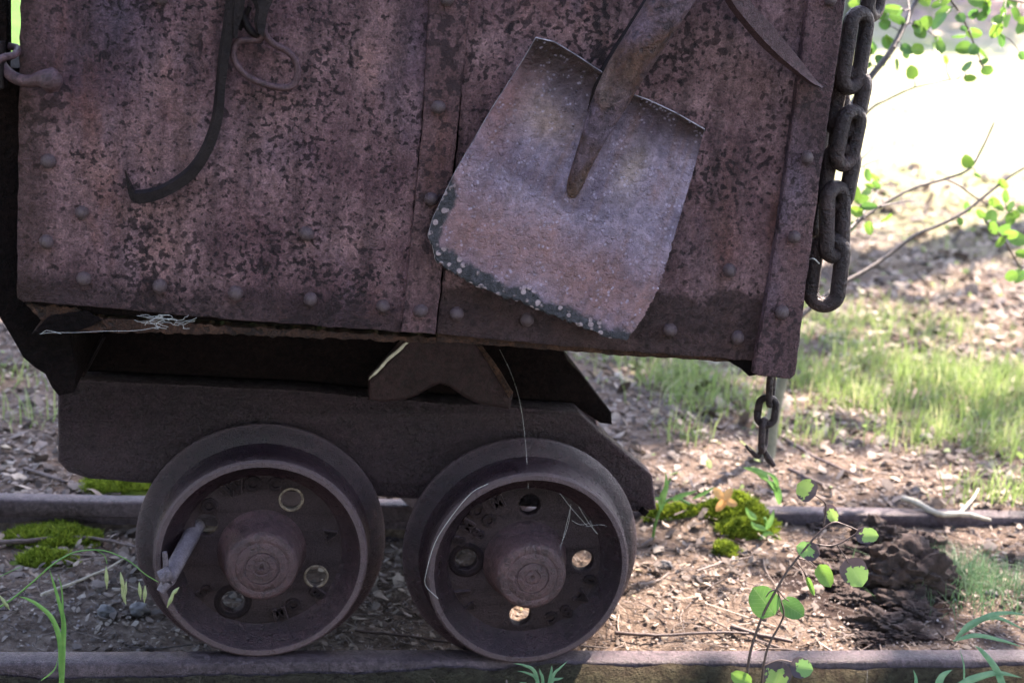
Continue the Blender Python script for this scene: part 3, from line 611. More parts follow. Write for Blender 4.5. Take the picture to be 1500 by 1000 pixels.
# long hook
def strip(ptsL, ptsR, Y, th, dY=None):
    """flat bar between two pixel polylines with a raised middle ridge."""
    a = smooth_path(ptsL, 5); b_ = smooth_path(ptsR, 5); n = len(a); V = []; Fc = []
    for i in range(n):
        d = dY(i/(n-1)) if dY else 0
        m_ = ((a[i][0]+b_[i][0])/2, (a[i][1]+b_[i][1])/2)
        q = ((a[i][0]*.72+b_[i][0]*.28), (a[i][1]*.72+b_[i][1]*.28))
        V += [U(*a[i], Y+d), U(*q, Y+d-th*.5), U(*b_[i], Y+d-th*.42), U(*b_[i], Y+d+th*.5), U(*a[i], Y+d+th*.5)]
    for i in range(n-1):
        for k in range(5): Fc.append((i*5+k, i*5+(k+1) % 5, (i+1)*5+(k+1) % 5, (i+1)*5+k))
    Fc.append((0, 1, 2, 3, 4)); Fc.append(tuple((n-1)*5+k for k in (4, 3, 2, 1, 0)))
    me = mesh_py(V, Fc); bm = bmesh.new(); bm.from_mesh(me); bmesh.ops.recalc_face_normals(bm, faces=bm.faces); bm.to_mesh(me); bm.free(); return me
hk = strip([(331, -60), (331, 0), (321, 70), (316, 120), (309, 175), (292, 220), (268, 250), (232, 272), (202, 278), (196, 275), (184, 249)],
           [(352, -60), (350, 0), (340, 60), (331, 120), (326, 175), (311, 222), (284, 262), (244, 288), (210, 298), (190, 290), (182.5, 249)], YB-.022, .010)
tagp(link('long_hook', hk, M['tool'], org=U(340, 0, YB-.02), smooth=25), 'long dark curved iron hook hanging on the left side plate, its point turned up', 'hook')
# tongs with ring handle
tg = thing('tongs', U(370, 20, YB-.02), 'pair of dark iron tongs ending in an oval wire handle, beside the long hook', 'tongs')
link('handle', merge([wire([(386, 46, -.004), (380, 58, 0), (352, 60, 0), (342, 74, 0), (346, 94, 0), (364, 113, 0), (396, 126, 0), (424, 128, 0), (435, 114, 0), (434, 92, 0), (422, 76, 0), (400, 64, 0), (388, 50, -.004), (387, 34, -.004)], YB-.018, 5.2, 12)]), M['ring'], tg, smooth=70)
link('arm', strip([(340, -60), (338, 0), (339, 50), (342, 56)], [(362, -60), (358, 10), (350, 40), (348, 56)], YB-.024, .010), M['tool'], tg, smooth=25)
link('arm', strip([(364, -60), (366, -10), (374, 14), (372, 32), (376, 48)], [(398, -60), (402, -10), (392, 20), (389, 40), (386, 54)], YB-.032, .014), M['tool'], tg, smooth=25)
link('cross_tie', merge([wire([(352, 18, 0), (366, 44, -.004), (378, 54, -.004)], YB-.016, [5, 6, 4], 8), wire([(366, 10, 0), (356, 30, 0), (350, 44, 0)], YB-.014, 4, 8)]), M['tool'], tg, smooth=60)
# pick point
pk = strip([(1050, -40), (1062, 2), (1102, 54), (1130, 82), (1158, 104), (1186, 123), (1203, 129)], [(1085, -40), (1098, 0), (1128, 34), (1150, 60), (1171, 86), (1190, 111), (1206, 128)], YB-.045, .022, lambda t: .012*t)
tagp(link('pick_head', pk, M['ring'], org=U(1080, 0, YB-.04), smooth=25), 'curved tapering iron pick point resting on the right corner strap', 'pick')
# ------------------------------------------------------------------ chains
def ring_link(c, ax, side, L, Wd, r, seg=10, n=28):
    """stadium link: c centre, ax long axis, side width axis; L, Wd outer half sizes minus wire."""
    P = []; st = max(L-Wd, 0)
    for k in range(n):
        t = 2*math.pi*k/n; x = math.cos(t)*Wd; y = math.sin(t)*Wd+(st if math.sin(t) > 0 else -st)
        P.append(c+side*x+ax*y)
    return tube_mesh(P, r, seg, closed=True)
bc = thing('heavy_chain', U(1250, 20, YB+.02), 'heavy dark iron chain hanging beside the right corner strap of the cart', 'chain')
def link_px(x0, y0, x1, y1, dY, wid, rpx, turn, parent, mat, base=YB):
    """link from (x0,y0) to (x1,y1) (outer ends), wid = outer width in px if seen flat, turn = rotation about its length."""
    Y = base+dY; a = U(x0, y0, Y); b_ = U(x1, y1, Y); c = (a+b_)/2; ax = (a-b_).normalized(); view = (c-EYE).normalized()
    s0 = ax.cross(view).normalized(); n0 = ax.cross(s0); side = s0*math.cos(turn)+n0*math.sin(turn)
    r = pxm(c, rpx); L = (a-b_).length/2-r; Wd = pxm(c, wid)/2-r
    o = link('chain_link', merge([ring_link(c, ax, side, L, Wd, r)]), mat, parent, smooth=80); return o
link_px(1292, -80, 1274, 34, .03, 58, 11.5, 1.15, bc, M['chain'])
link_px(1262, 8, 1242, 140, .01, 58, 11.5, .85, bc, M['chain'])
link_px(1254, 96, 1232, 205, .02, 60, 12, .25, bc, M['chain'])
link_px(1252, 152, 1232, 252, .008, 56, 11.5, .8, bc, M['chain'])
link_px(1238, 206, 1218, 312, .018, 60, 12, .3, bc, M['chain'])
link_px(1224, 264, 1222, 386, .006, 56, 11.5, .8, bc, M['chain'])
link_px(1218, 338, 1204, 458, .012, 64, 12, .12, bc, M['chain'])
link_px(1222, 60, 1232, 190, .06, 50, 10, 1.1, bc, M['chain'])
link_px(1216, 170, 1204, 262, .055, 50, 10, 1.0, bc, M['chain'])
link_px(1208, 240, 1196, 350, .055, 50, 10, 1.1, bc, M['chain'])
link('wire_tie', merge([wire([(1184, 380, -.01), (1192, 379, -.02), (1200, 386, -.012)], YB+.01, 1.1, 6)]), M['web'], bc)
sc_ = thing('small_chain', U(1128, 560, YB+.03), 'short small iron chain hanging below the right lower corner of the cart', 'chain')
link_px(1130, 545, 1128, 597, .03, 34, 5.0, 1.4, sc_, M['chain'])
link_px(1126, 577, 1120, 627, .03, 36, 5.5, .1, sc_, M['chain'])
link_px(1120, 610, 1117, 664, .03, 32, 5.0, 1.35, sc_, M['chain'])
link('end_hook', merge([wire([(1117, 655, .03), (1110, 668, .03), (1100, 660, .03), (1092, 652, .035)], YB, [3, 4, 3, 2], 8), wire([(1117, 655, .03), (1126, 672, .03), (1134, 682, .03)], YB, [3, 5, 3], 8)]), M['chain'], sc_)
# ------------------------------------------------------------------ plants: aspen saplings
def leaf_mesh(seed, asp=.92, fold=None, curl=None):
    rr = random.Random(seed); V = []; UVs = []; n = 8
    fold = rr.uniform(.08, .38) if fold is None else fold; curl = rr.uniform(-.1, .5) if curl is None else curl
    for j in range(n+1):
        y = -1+2*j/n; t = (y+1)/2
        wd = asp*(max(0, 1-abs(y)**2.3))**.55*(1-.16*y)
        if j == n: wd = 0
        for i in range(7):
            x = -1+2*i/6; X_ = x*wd*(1+rr.uniform(-.03, .03)); V.append((X_, y*(1+.0), fold*abs(X_)+curl*(y*y-.3)*.5+rr.uniform(-.03, .03))); UVs.append((X_, y))
    Fc = np.array([[j*7+i, j*7+i+1, (j+1)*7+i+1, (j+1)*7+i] for j in range(n) for i in range(6)])
    me = mesh_np(np.array(V)*.5, Fc, uvs=np.array(UVs)); me.shade_smooth(); return me
def leaf_set(mat, seeds, **k):
    out = []
    for s_ in seeds: m_ = leaf_mesh(s_, **k); m_.materials.append(mat); out.append(m_)
    return out
LG = leaf_set(M['leaf'], range(8)); LN = leaf_set(M['leaf_n'], range(10, 17)); LO = leaf_set(M['leaf_o'], (20, 21), asp=.6)
def put_leaf(P, size, ang, meshes, parent, tilt=.5, wfac=1.0, name='leaf'):
    """size in metres, ang = direction of the tip seen in the picture (0 up, clockwise degrees)."""
    view = (P-EYE).normalized(); r_ = rv; u_ = uv
    tip = (r_*math.sin(R(ang))+u_*math.cos(R(ang))); n = -view
    n = (n+Vector((random.uniform(-tilt, tilt), random.uniform(-tilt, tilt), random.uniform(-tilt, tilt)))).normalized()
    tip = (tip-n*tip.dot(n)).normalized(); sd_ = tip.cross(n)
    Mx = Matrix((sd_*size*wfac, tip*size, n*size)).transposed().to_4x4()
    o = bpy.data.objects.new(name, random.choice(meshes)); C.objects.link(o); o.parent = parent
    Mx.translation = P-wloc(parent); o.matrix_local = Mx; return o
# near sapling in front of the rail
sp_ = thing('aspen_seedling', (U(1093, 1010, 1.80).x, 1.80, -.08), 'thin aspen seedling with black edged green leaves in front of the near rail', 'seedling')
Y1 = 1.80
stems = [[(1092, 1060), (1094, 1000), (1098, 960), (1108, 925), (1120, 895), (1138, 862), (1152, 838), (1172, 812), (1198, 782), (1220, 765), (1236, 768), (1256, 776)],
         [(1118, 1060), (1116, 1000), (1124, 950), (1142, 915), (1148, 895), (1138, 863)], [(1192, 797), (1222, 798), (1248, 785), (1262, 774)], [(1206, 770), (1210, 745), (1208, 735), (1194, 725)],
         [(1226, 798), (1236, 812), (1243, 824)], [(1170, 817), (1186, 822), (1196, 832)], [(1166, 822), (1176, 834), (1182, 846)], [(1138, 862), (1128, 866), (1122, 874)], [(1138, 862), (1148, 874), (1156, 880)], [(1118, 975), (1142, 966), (1164, 970)], [(1100, 995), (1090, 990)]]
rads = [2.3, 2.0, 1.4, 1.5, 1.2, 1.2, 1.1, 1.2, 1.2, 1.1, 1.2]
link('stem', merge([wire(s_, Y1, [r_*(1-.5*i/len(s_)) for i in range(len(s_))], 6, 4) for s_, r_ in zip(stems, rads)]), M['stem'], sp_, smooth=60)
for (x, y, sz, wf, an, nec) in [(1181, 717, 27, 1.2, 300, 1), (1218, 752, 26, .7, 150, 1), (1270, 784, 30, .8, 95, 1), (1184, 806, 32, .8, 290, 1), (1208, 843, 32, .72, 155, 0), (1252, 838, 40, .95, 150, 1), (1187, 858, 26, .3, 160, 0), (1119, 880, 44, .95, 320, 0), (1161, 891, 34, .85, 125, 0), (1138, 990, 40, .9, 200, 1), (1174, 978, 30, .95, 100, 1), (1086, 994, 30, .7, 300, 0)]:
    P = U(x, y, Y1+random.uniform(-.01, .02)); put_leaf(P, pxm(P, sz*1.15), an, LN if nec else LG, sp_, .12, wf)
# aspen behind the cart: pale stem and leafy branches
base = G(1118, 672); Y2 = base.y-.0
asp = thing('young_aspen', base, 'young aspen with pale stem and leafy twigs standing behind the right end of the cart', 'tree')
link('trunk', merge([wire([(1112, 700), (1120, 672), (1135, 600), (1152, 530), (1165, 470), (1180, 380), (1200, 250), (1225, 100), (1250, -40), (1270, -200)], Y2, [20, 15, 9, 8, 7, 7, 6.5, 6, 6, 5], 12)]), M['aspen'], asp, smooth=70)
br = [([(1215, 225), (1245, 160), (1272, 117), (1305, 75), (1328, 30), (1345, -5), (1375, -70)], 6.0), ([(1225, 220), (1272, 163), (1300, 146), (1340, 128), (1375, 120), (1403, 115)], 2.3),
      ([(1180, 400), (1210, 370), (1245, 335), (1270, 315), (1300, 295), (1340, 275), (1385, 262), (1420, 247), (1440, 215), (1456, 180)], 3.2), ([(1165, 470), (1200, 440), (1235, 415), (1270, 395), (1300, 375), (1340, 345), (1370, 332), (1410, 312), (1445, 285), (1480, 258), (1520, 235)], 4.0),
      ([(1245, 335), (1265, 312), (1280, 290), (1291, 267)], 2.2), ([(1290, 302), (1320, 296), (1340, 294)], 1.6), ([(1205, 345), (1240, 262), (1270, 240), (1296, 232)], 1.8), ([(1210, 300), (1255, 240), (1280, 215), (1296, 190)], 1.6),
      ([(1310, 70), (1330, 30), (1330, 0), (1322, -30)], 2.0), ([(1385, 262), (1405, 272), (1430, 290), (1450, 300), (1500, 312)], 1.6), ([(1460, -10), (1480, 0), (1530, 8)], 2.2), ([(1445, 325), (1470, 350), (1490, 385), (1502, 392)], 1.8), ([(1340, -60), (1400, 10), (1425, 60), (1440, 100)], 1.8)]
link('branches', merge([wire([(a, b_, .25*(i/len(p_))) for i, (a, b_) in enumerate(p_)], Y2-.15, [r_*(1-.6*i/len(p_)) for i in range(len(p_))], 6, 5) for p_, r_ in br]), M['bark'], asp, smooth=70)
Zl = [(1125, 60, 44), (1015, 120, 44), (1200, 82, 36), (885, 182, 34), (850, 262, 34), (920, 280, 36), (988, 312, 34), (1010, 215, 34), (965, 236, 24), (870, 105, 36), (900, 40, 44), (930, 45, 30), (1190, 150, 36), (1210, 124, 30), (1350, 130, 48), (1400, 92, 44), (1412, 15, 40), (1315, 12, 34), (1210, 212, 40), (1250, 218, 34), (1300, 226, 34), (1298, 265, 28), (1312, 300, 32), (1228, 287, 40), (1238, 336, 36), (1135, 257, 24), (1228, 692, 44), (1382, 792, 32), (1284, 920, 38), (800, 755, 36), (830, 800, 34), (770, 855, 44), (792, 830, 34), (1232, 890, 32), (1395, 845, 34), (1345, 870, 32), (1340, 980, 38), (1195, 955, 26), (1270, 757, 20), (1415, 890, 26), (740, 15, 40), (760, 5, 30), (805, 220, 26), (800, 280, 24), (1375, 175, 32), (1445, 60, 40), (1290, 70, 30), (1385, 55, 32), (1460, 240, 30), (1462, 905, 34), (1090, 25, 24), (720, 230, 22), (720, 245, 20)]
Zl2 = [(1496, 407, 30), (1452, 318, 24), (1470, 336, 28), (1490, 350, 30), (1465, 355, 24), (1480, 320, 26), (1500, 372, 26)]
nodes = []
for p_, r_ in br:
    sp3 = smooth_path([(a, b_, .25*(i/len(p_))) for i, (a, b_) in enumerate(p_)], 5); nodes += [(a, b_, Y2-.15+c) for a, b_, c in sp3]
tw = []
rq = random.Random(12)
Zl2 += [(rq.uniform(1262, 1500), rq.uniform(-5, 115)*((rq.random())**.6), rq.uniform(16, 30)) for _ in range(30)]+[(rq.uniform(1238, 1300), rq.uniform(235, 345), rq.uniform(16, 28)) for _ in range(8)]+[(rq.uniform(1440, 1500), rq.uniform(250, 420), rq.uniform(16, 26)) for _ in range(6)]
LL = [(1000+a/2.942, b_/2.942, c/2.942*1.1) for a, b_, c in Zl]+[(a, b_, c*.6) for a, b_, c in Zl2]
LL.sort(key=lambda l: min((l[0]-n_[0])**2+(l[1]-n_[1])**2 for n_ in nodes))
for (x, y, s_) in LL:
    n_ = min(nodes, key=lambda n_: (x-n_[0])**2+(y-n_[1])**2); yy = n_[2]+random.uniform(-.05, .05); sz = s_*random.uniform(1.35, 1.8)
    dx, dy = x-n_[0], y-n_[1]; L_ = math.hypot(dx, dy)+1e-6; ang = math.degrees(math.atan2(dx, -dy))
    if L_ < sz*.5: ang += random.uniform(-40, 40)
    ang = ang*.7+180*.3 if random.random() < .5 and ang > 0 else ang
    P = U(x, y, yy); put_leaf(P, pxm(P, sz), ang, LG, asp, .8, random.uniform(.5, .95))
    bx, by = x-math.sin(R(ang))*sz*.42, y+math.cos(R(ang))*sz*.42
    tw.append(wire([(n_[0], n_[1], n_[2]), ((n_[0]+bx)/2+random.uniform(-4, 4), (n_[1]+by)/2-3, (n_[2]+yy)/2), (bx, by, yy)], 0, [1.1, .8, .6], 5, 3)); nodes.append((bx, by, yy))
for t_ in tw: link('leaf_stalk', merge([t_]), M['bark'], asp, smooth=70)
# ------------------------------------------------------------------ grass blades near the camera
def blade_tube(pts, Y, wid, droop=0):
    """long grass blade: ribbon of (px,py) with width in pixels, folded slightly."""
    q = smooth_path([(p[0], p[1], p[2] if len(p) > 2 else 0) for p in pts], 6); n = len(q); V = []; Fc = []
    for i, (a, b_, c) in enumerate(q):
        P = U(a, b_, Y+c); t = i/(n-1); w_ = pxm(P, wid)*(1-t**2.2)*min(1, .35+t*3)*.5+1e-5
        j = min(i+1, n-1); k = max(i-1, 0); d = np.array(q[j][:2])-np.array(q[k][:2]); d = d/max(np.linalg.norm(d), 1e-6)
        s_ = rv*float(-d[1])*-1+uv*float(-d[0])*-1; s_ = (rv*float(d[1])+uv*float(d[0]))
        V += [P-s_*w_, P+Vector((0, -w_*.5, 0)), P+s_*w_]
    for i in range(n-1):
        for k in range(2): Fc.append((i*3+k, i*3+k+1, (i+1)*3+k+1, (i+1)*3+k))
    return V, Fc
def tuft(name, base_px, Y, blades, label, cat, mat, extra=None, group=None):
    t_ = thing(name, (U(*base_px, Y).x, Y, -.085), label, cat, group)
    for (pts, wd) in blades: link('blade', merge([blade_tube(pts, Y, wd)]), mat, t_, smooth=60)
    return t_
og = tuft('wild_oat', (88, 1010), 1.78, [([(88, 1060), (90, 1000), (92, 950), (93, 910), (86, 880), (78, 852), (72, 832)], 9), ([(90, 1050), (90, 990), (88, 940), (76, 905), (55, 885), (38, 876), (27, 873)], 9), ([(88, 1020), (90, 960), (92, 900), (90, 860), (84, 840)], 4), ([(60, 996), (75, 985), (82, 975), (85, 960)], 2.5)], 'wild oat grass with drooping seed heads and two long blades at the lower left', 'grass', M['blade'])
link('stalk', merge([wire([(-6, 892), (20, 875), (50, 850), (75, 828), (105, 810), (135, 805), (160, 808), (190, 822), (212, 840), (232, 852)], 1.80, [1.6, 1.5, 1.4, 1.3, 1.2, 1.1, 1, .9, .8, .6], 6), wire([(140, 805), (152, 812), (157, 825)], 1.80, .6, 5), wire([(-4, 846), (12, 838), (30, 830)], 1.8, .6, 5)]), M['blade'], og, smooth=60)
for (x, y, l, an) in [(156, 846, 34, 2), (179, 852, 30, 10), (183, 866, 30, -8), (205, 865, 26, 5), (212, 870, 26, -3), (250, 878, 26, -25), (256, 866, 18, -45), (7, 882, 26, 35), (181, 872, 28, 15)]:
    a = R(an); P0 = (x+math.sin(a)*l/2*-1, y-math.cos(a)*l/2); P1 = (x+math.sin(a)*l/2*-1*-1, y+math.cos(a)*l/2)
    link('seed_husk', merge([wire([P0, (x, y), P1], 1.80, [.5, 3.0, .3], 8, 5)]), M['seed'], og, smooth=60)
tuft('grass_tuft', (1450, 1010), 1.82, [([(1480, 1040), (1462, 985), (1440, 955), (1428, 945)], 11), ([(1400, 1004), (1430, 992), (1462, 985), (1498, 992)], 12), ([(1400, 935), (1425, 912), (1460, 904), (1505, 924)], 10), ([(1402, 932), (1440, 905), (1475, 897), (1510, 902)], 9), ([(1396, 938), (1430, 930), (1470, 938), (1500, 948)], 7), ([(1372, 1010), (1380, 990), (1395, 980)], 12), ([(1340, 1010), (1342, 995), (1338, 980)], 6), ([(1412, 1000), (1412, 975), (1406, 950)], 3)], 'bright broad grass blades spreading over the rail at the lower right corner', 'grass', M['blade_blue'])
tuft('weed_sprig', (795, 1010), 1.84, [([(790, 1030), (786, 995), (772, 985), (757, 982)], 5), ([(792, 1030), (784, 985), (768, 974), (752, 971)], 6), ([(795, 1030), (795, 995), (792, 985), (790, 978)], 5), ([(798, 1030), (806, 992), (808, 980), (808, 974)], 5), ([(800, 1030), (810, 990), (820, 978), (832, 967)], 5), ([(800, 1030), (808, 998), (818, 994), (826, 992)], 6), ([(790, 1040), (775, 1005), (760, 998)], 5)], 'small feathery green weed poking up before the near rail under the right wheel', 'weed', M['blade_blue'])
# ------------------------------------------------------------------ weeds and moss beyond the cart
gb = G(955, 790)
wd = thing('green_weed', gb, 'pale green weed with an orange leaflet, growing in the moss right of the cart', 'weed')
wy = gb.y
link('stem', merge([wire([(955, 795), (962, 760), (975, 735), (992, 730), (1010, 738)], wy, 2.2, 6), wire([(1112, 808), (1118, 785), (1122, 765), (1120, 758)], wy, 2, 6), wire([(968, 748), (976, 715), (982, 700)], wy, 1.6, 6), wire([(1142, 735), (1130, 712), (1118, 698)], wy, 1.8, 6)]), M['blade'], wd, smooth=60)
for (pts, w_) in [([(968, 748), (970, 730), (976, 712), (975, 690)], 11), ([(985, 732), (1000, 725), (1022, 718)], 9), ([(975, 735), (965, 730), (950, 732)], 7), ([(1108, 760), (1098, 752), (1092, 742)], 10), ([(1122, 775), (1130, 760), (1134, 745)], 9), ([(1122, 775), (1106, 770), (1100, 762)], 9), ([(1142, 738), (1138, 715), (1125, 702)], 11), ([(1125, 702), (1110, 690), (1088, 684)], 12), ([(1138, 720), (1135, 700), (1120, 690)], 8), ([(1015, 730), (1035, 720), (1048, 712)], 6), ([(1112, 790), (1125, 780), (1135, 784)], 7)]:
    link('leaf', merge([blade_tube(pts, wy-.01, w_)]), M['blade'], wd, smooth=60)
for (x, y, an) in [(1052, 722, 320), (1066, 724, 30), (1056, 740, 220), (1070, 736, 110)]:
    P = U(x, y, wy); o = put_leaf(P, pxm(P, 22), an, LO, wd, .3, .9, 'leaflet'); o['label'] = 'pale orange leaflet'
def moss(px, py, rx, ry, hh, label, n=5200, seed=0):
    c = G(px, py); q = np.random.default_rng(seed)
    ux = U(px+rx, py, c.y).x-c.x
    y0 = G(px, py+ry).y; y1 = G(px, py-ry).y; ry_ = abs(y1-y0)/2
    m_ = 46; T = np.linspace(-1.25, 1.25, m_); A, B = np.meshgrid(T, T); xx = c.x+A*ux; yy = c.y+B*ry_
    rr_ = np.sqrt(A*A+B*B)*(1+.30*vnoise(xx, yy, 14, seed, 3)); dome = np.clip(1-rr_**2, -.3, 1)
    zz = hgt(xx, yy)+hh*dome+.006*vnoise(xx, yy, 60, seed+3, 3); idx_ = np.arange(m_*m_).reshape(m_, m_)
    F1 = np.stack([idx_[:-1, :-1], idx_[:-1, 1:], idx_[1:, 1:], idx_[1:, :-1]], -1).reshape(-1, 4); V1 = np.stack([xx, yy, zz], -1).reshape(-1, 3)
    t1 = .35+.3*vnoise(V1[:, 0], V1[:, 1], 25, 1, 3)
    a = q.uniform(-1, 1, n*2); b_ = q.uniform(-1, 1, n*2); ok = (a*a+b_*b_ < 1); a = a[ok][:n]; b_ = b_[ok][:n]; n_ = len(a)
    X_ = c.x+a*ux; Y_ = c.y+b_*ry_; r2 = np.sqrt(a*a+b_*b_)*(1+.30*vnoise(X_, Y_, 14, seed, 3)); Z_ = hgt(X_, Y_)+hh*np.clip(1-r2**2, -.3, 1)+.006*vnoise(X_, Y_, 60, seed+3, 3)
    an = q.uniform(0, 6.28, n_); s_ = q.uniform(.002, .0045, n_); L_ = q.uniform(.004, .011, n_); B0 = np.stack([X_, Y_, Z_], -1)
    d = np.stack([np.cos(an), np.sin(an), an*0], -1)*s_[:, None]*.6; tip = B0+np.stack([q.normal(0, .5, n_), q.normal(0, .5, n_), np.ones(n_)], -1)*L_[:, None]
    V2 = np.stack([B0-d, B0+d, tip+d*.3, tip-d*.3], 1).reshape(-1, 3); F2 = np.arange(n_*4).reshape(-1, 4)+len(V1)
    tt = np.concatenate([t1, np.repeat(q.uniform(.2, 1, n_), 4)])
    o = link('moss_patch', mesh_np(np.concatenate([V1, V2]), np.concatenate([F1, F2]), tt), M['moss'], org=c, smooth=180); tagp(o, label, 'moss', 'moss patches along the track')
moss(172, 714, 60, 12, .02, 'bright yellow green moss strip behind the far rail, left of the left wheel', seed=1)
moss(75, 790, 75, 16, .018, 'dark shaded moss patch between the rails at the left', seed=2)
moss(70, 822, 45, 9, .010, 'smaller mossy patch in shade under the bent oat stalk', 2500, seed=3)
moss(1085, 752, 60, 17, .03, 'green moss mound beside the weed with the orange leaflet', seed=4)
moss(1095, 778, 45, 12, .02, 'moss cushion just below the mossy mound, nearer the camera', 3600, seed=5)
moss(985, 752, 40, 7, .012, 'thin moss along the far rail end right of the cart frame', 2600, seed=6)
moss(1064, 808, 18, 8, .012, 'tiny moss tuft on the soil below the moss cushion', 1200, seed=7)
# rotten stump
def lump(c, r, seed, sq=(1, 1, 1)):
    bm = bmesh.new(); bmesh.ops.create_icosphere(bm, subdivisions=5, radius=1)
    for v in bm.verts:
        p = v.co.copy(); n_ = float(vnoise(p.x*2+seed, p.y*2+p.z*1.7, 1.3, seed, 5))+.5*float(vnoise(p.z*5, p.x*5+p.y*2, 1.6, seed+3, 4)); q = p*(1+.55*n_)
        v.co = Vector((q.x*sq[0], q.y*sq[1], q.z*sq[2]))*r+c
    V = [v.co.copy() for v in bm.verts]; Fc_ = [tuple(v.index for v in f.verts) for f in bm.faces]; bm.free(); return V, Fc_
g1 = G(1300, 815); st_ = thing('rotten_stump', g1, 'dark crumbling rotten stump lying in the soil right of the cart', 'stump')
for k_, (a, b_, dz, r_, sq) in enumerate([(1322, 862, .02, .080, (1.1, .75, .8)), (1368, 862, .005, .050, (1, .8, .9)), (1248, 835, -.012, .055, (1.4, .8, .45)), (1285, 800, .01, .05, (1.2, .8, .8)), (1350, 815, .01, .042, (1, .8, .8))]):
    link('heartwood', merge([lump(G(a, b_)+Vector((0, 0, dz)), r_, 3+k_*2, sq)]), M['rot'], st_, smooth=50)
for k_, (a, b_, r_) in enumerate([(1230, 812, .035), (1285, 915, .042), (1322, 930, .035), (1310, 885, .034), (1250, 878, .028), (1200, 775, .02), (1340, 900, .03), (1295, 855, .035), (1275, 940, .022), (1225, 860, .018)]):
    link('crumb', merge([lump(G(a, b_)+Vector((0, 0, .002)), r_, 11+k_, (1.3, .9, .6))]), M['rot'], st_, smooth=50)
# single sticks
def stick(pts, r, label, mat=None, name='fallen_twig', lift=.006):
    P = [];
    for p in smooth_path(pts, 4):
        g_ = G(p[0], p[1]); P.append(g_+Vector((0, 0, lift+random.uniform(-.001, .001))))
    n_ = len(P); o = link(name, merge([tube_mesh(P, [pxm(P[i], r)*(1-.55*i/n_)*random.uniform(.85, 1.15) for i in range(n_)], 7)]), mat or M['stem'], org=P[0], smooth=70)
    tagp(o, label, 'twig', 'fallen twigs'); return o
stick([(1318, 748), (1345, 758), (1372, 772), (1402, 772), (1425, 775), (1448, 782)], 5, 'pale forked root crossing the soil behind the rotten stump', M['straw'], lift=.03)
stick([(1402, 772), (1420, 752), (1430, 735)], 3, 'short pale twig branching up from the pale root', M['straw'], lift=.03)
stick([(-10, 805), (40, 803), (95, 797), (150, 800), (200, 812)], 4, 'dark twig lying along the shade between the rails at the left', lift=.014)
stick([(60, 880), (110, 862), (160, 840), (185, 825)], 2.5, 'thin grey twig slanting below the oat seed heads', M['straw'], lift=.012)
stick([(35, 690), (85, 706), (110, 712)], 3, 'dark thin twig behind the far rail at the left edge')
stick([(900, 935), (960, 938), (1060, 934), (1130, 938)], 3, 'long dark twig lying along the near rail beside the right wheel', lift=.01)
stick([(1140, 640), (1185, 668), (1230, 690), (1262, 702)], 3, 'fallen twig just behind the small hanging chain')
stick([(1155, 690), (1200, 712), (1240, 722)], 3.5, 'straight fallen stick above the seedling top leaf')
stick([(1070, 925), (1100, 935), (1160, 948)], 5, 'short thick dark stick across the seedling stem', lift=.01)
stick([(520, 930), (600, 938), (680, 950)], 2.5, 'thin root in the shade between the two wheels', lift=.008)
stick([(1020, 840), (1060, 828), (1100, 820)], 2.5, 'thin brown twig on sunlit soil below the tiny moss tuft')
# pebbles
for i, (x, y, r_, lb) in enumerate([(157, 902, 17, 'left of two round grey pebbles near the left wheel foot'), (203, 900, 17, 'right of two round grey pebbles, touching the left wheel shadow'), (1356, 648, 13, 'pale stone beyond the leaf litter at the right'), (1452, 874, 11, 'small pale pebble on the soil at the right edge'), (975, 832, 12, 'pale flat chip of stone right of the right wheel')]):
    P = G(x, y); rr_ = pxm(P, r_)
    o = link('pebble', merge([lump(P+Vector((0, 0, rr_*.45)), rr_*.85, 30+i, (1.05, .8, .72))]), M['stone'], org=P, smooth=70)
    bm = bmesh.new(); bm.from_mesh(o.data); [bmesh.ops.smooth_vert(bm, verts=bm.verts, factor=.5, use_axis_x=True, use_axis_y=True, use_axis_z=True) for _ in range(14)]; bm.to_mesh(o.data); bm.free(); tagp(o, lb, 'pebble', 'pebbles')
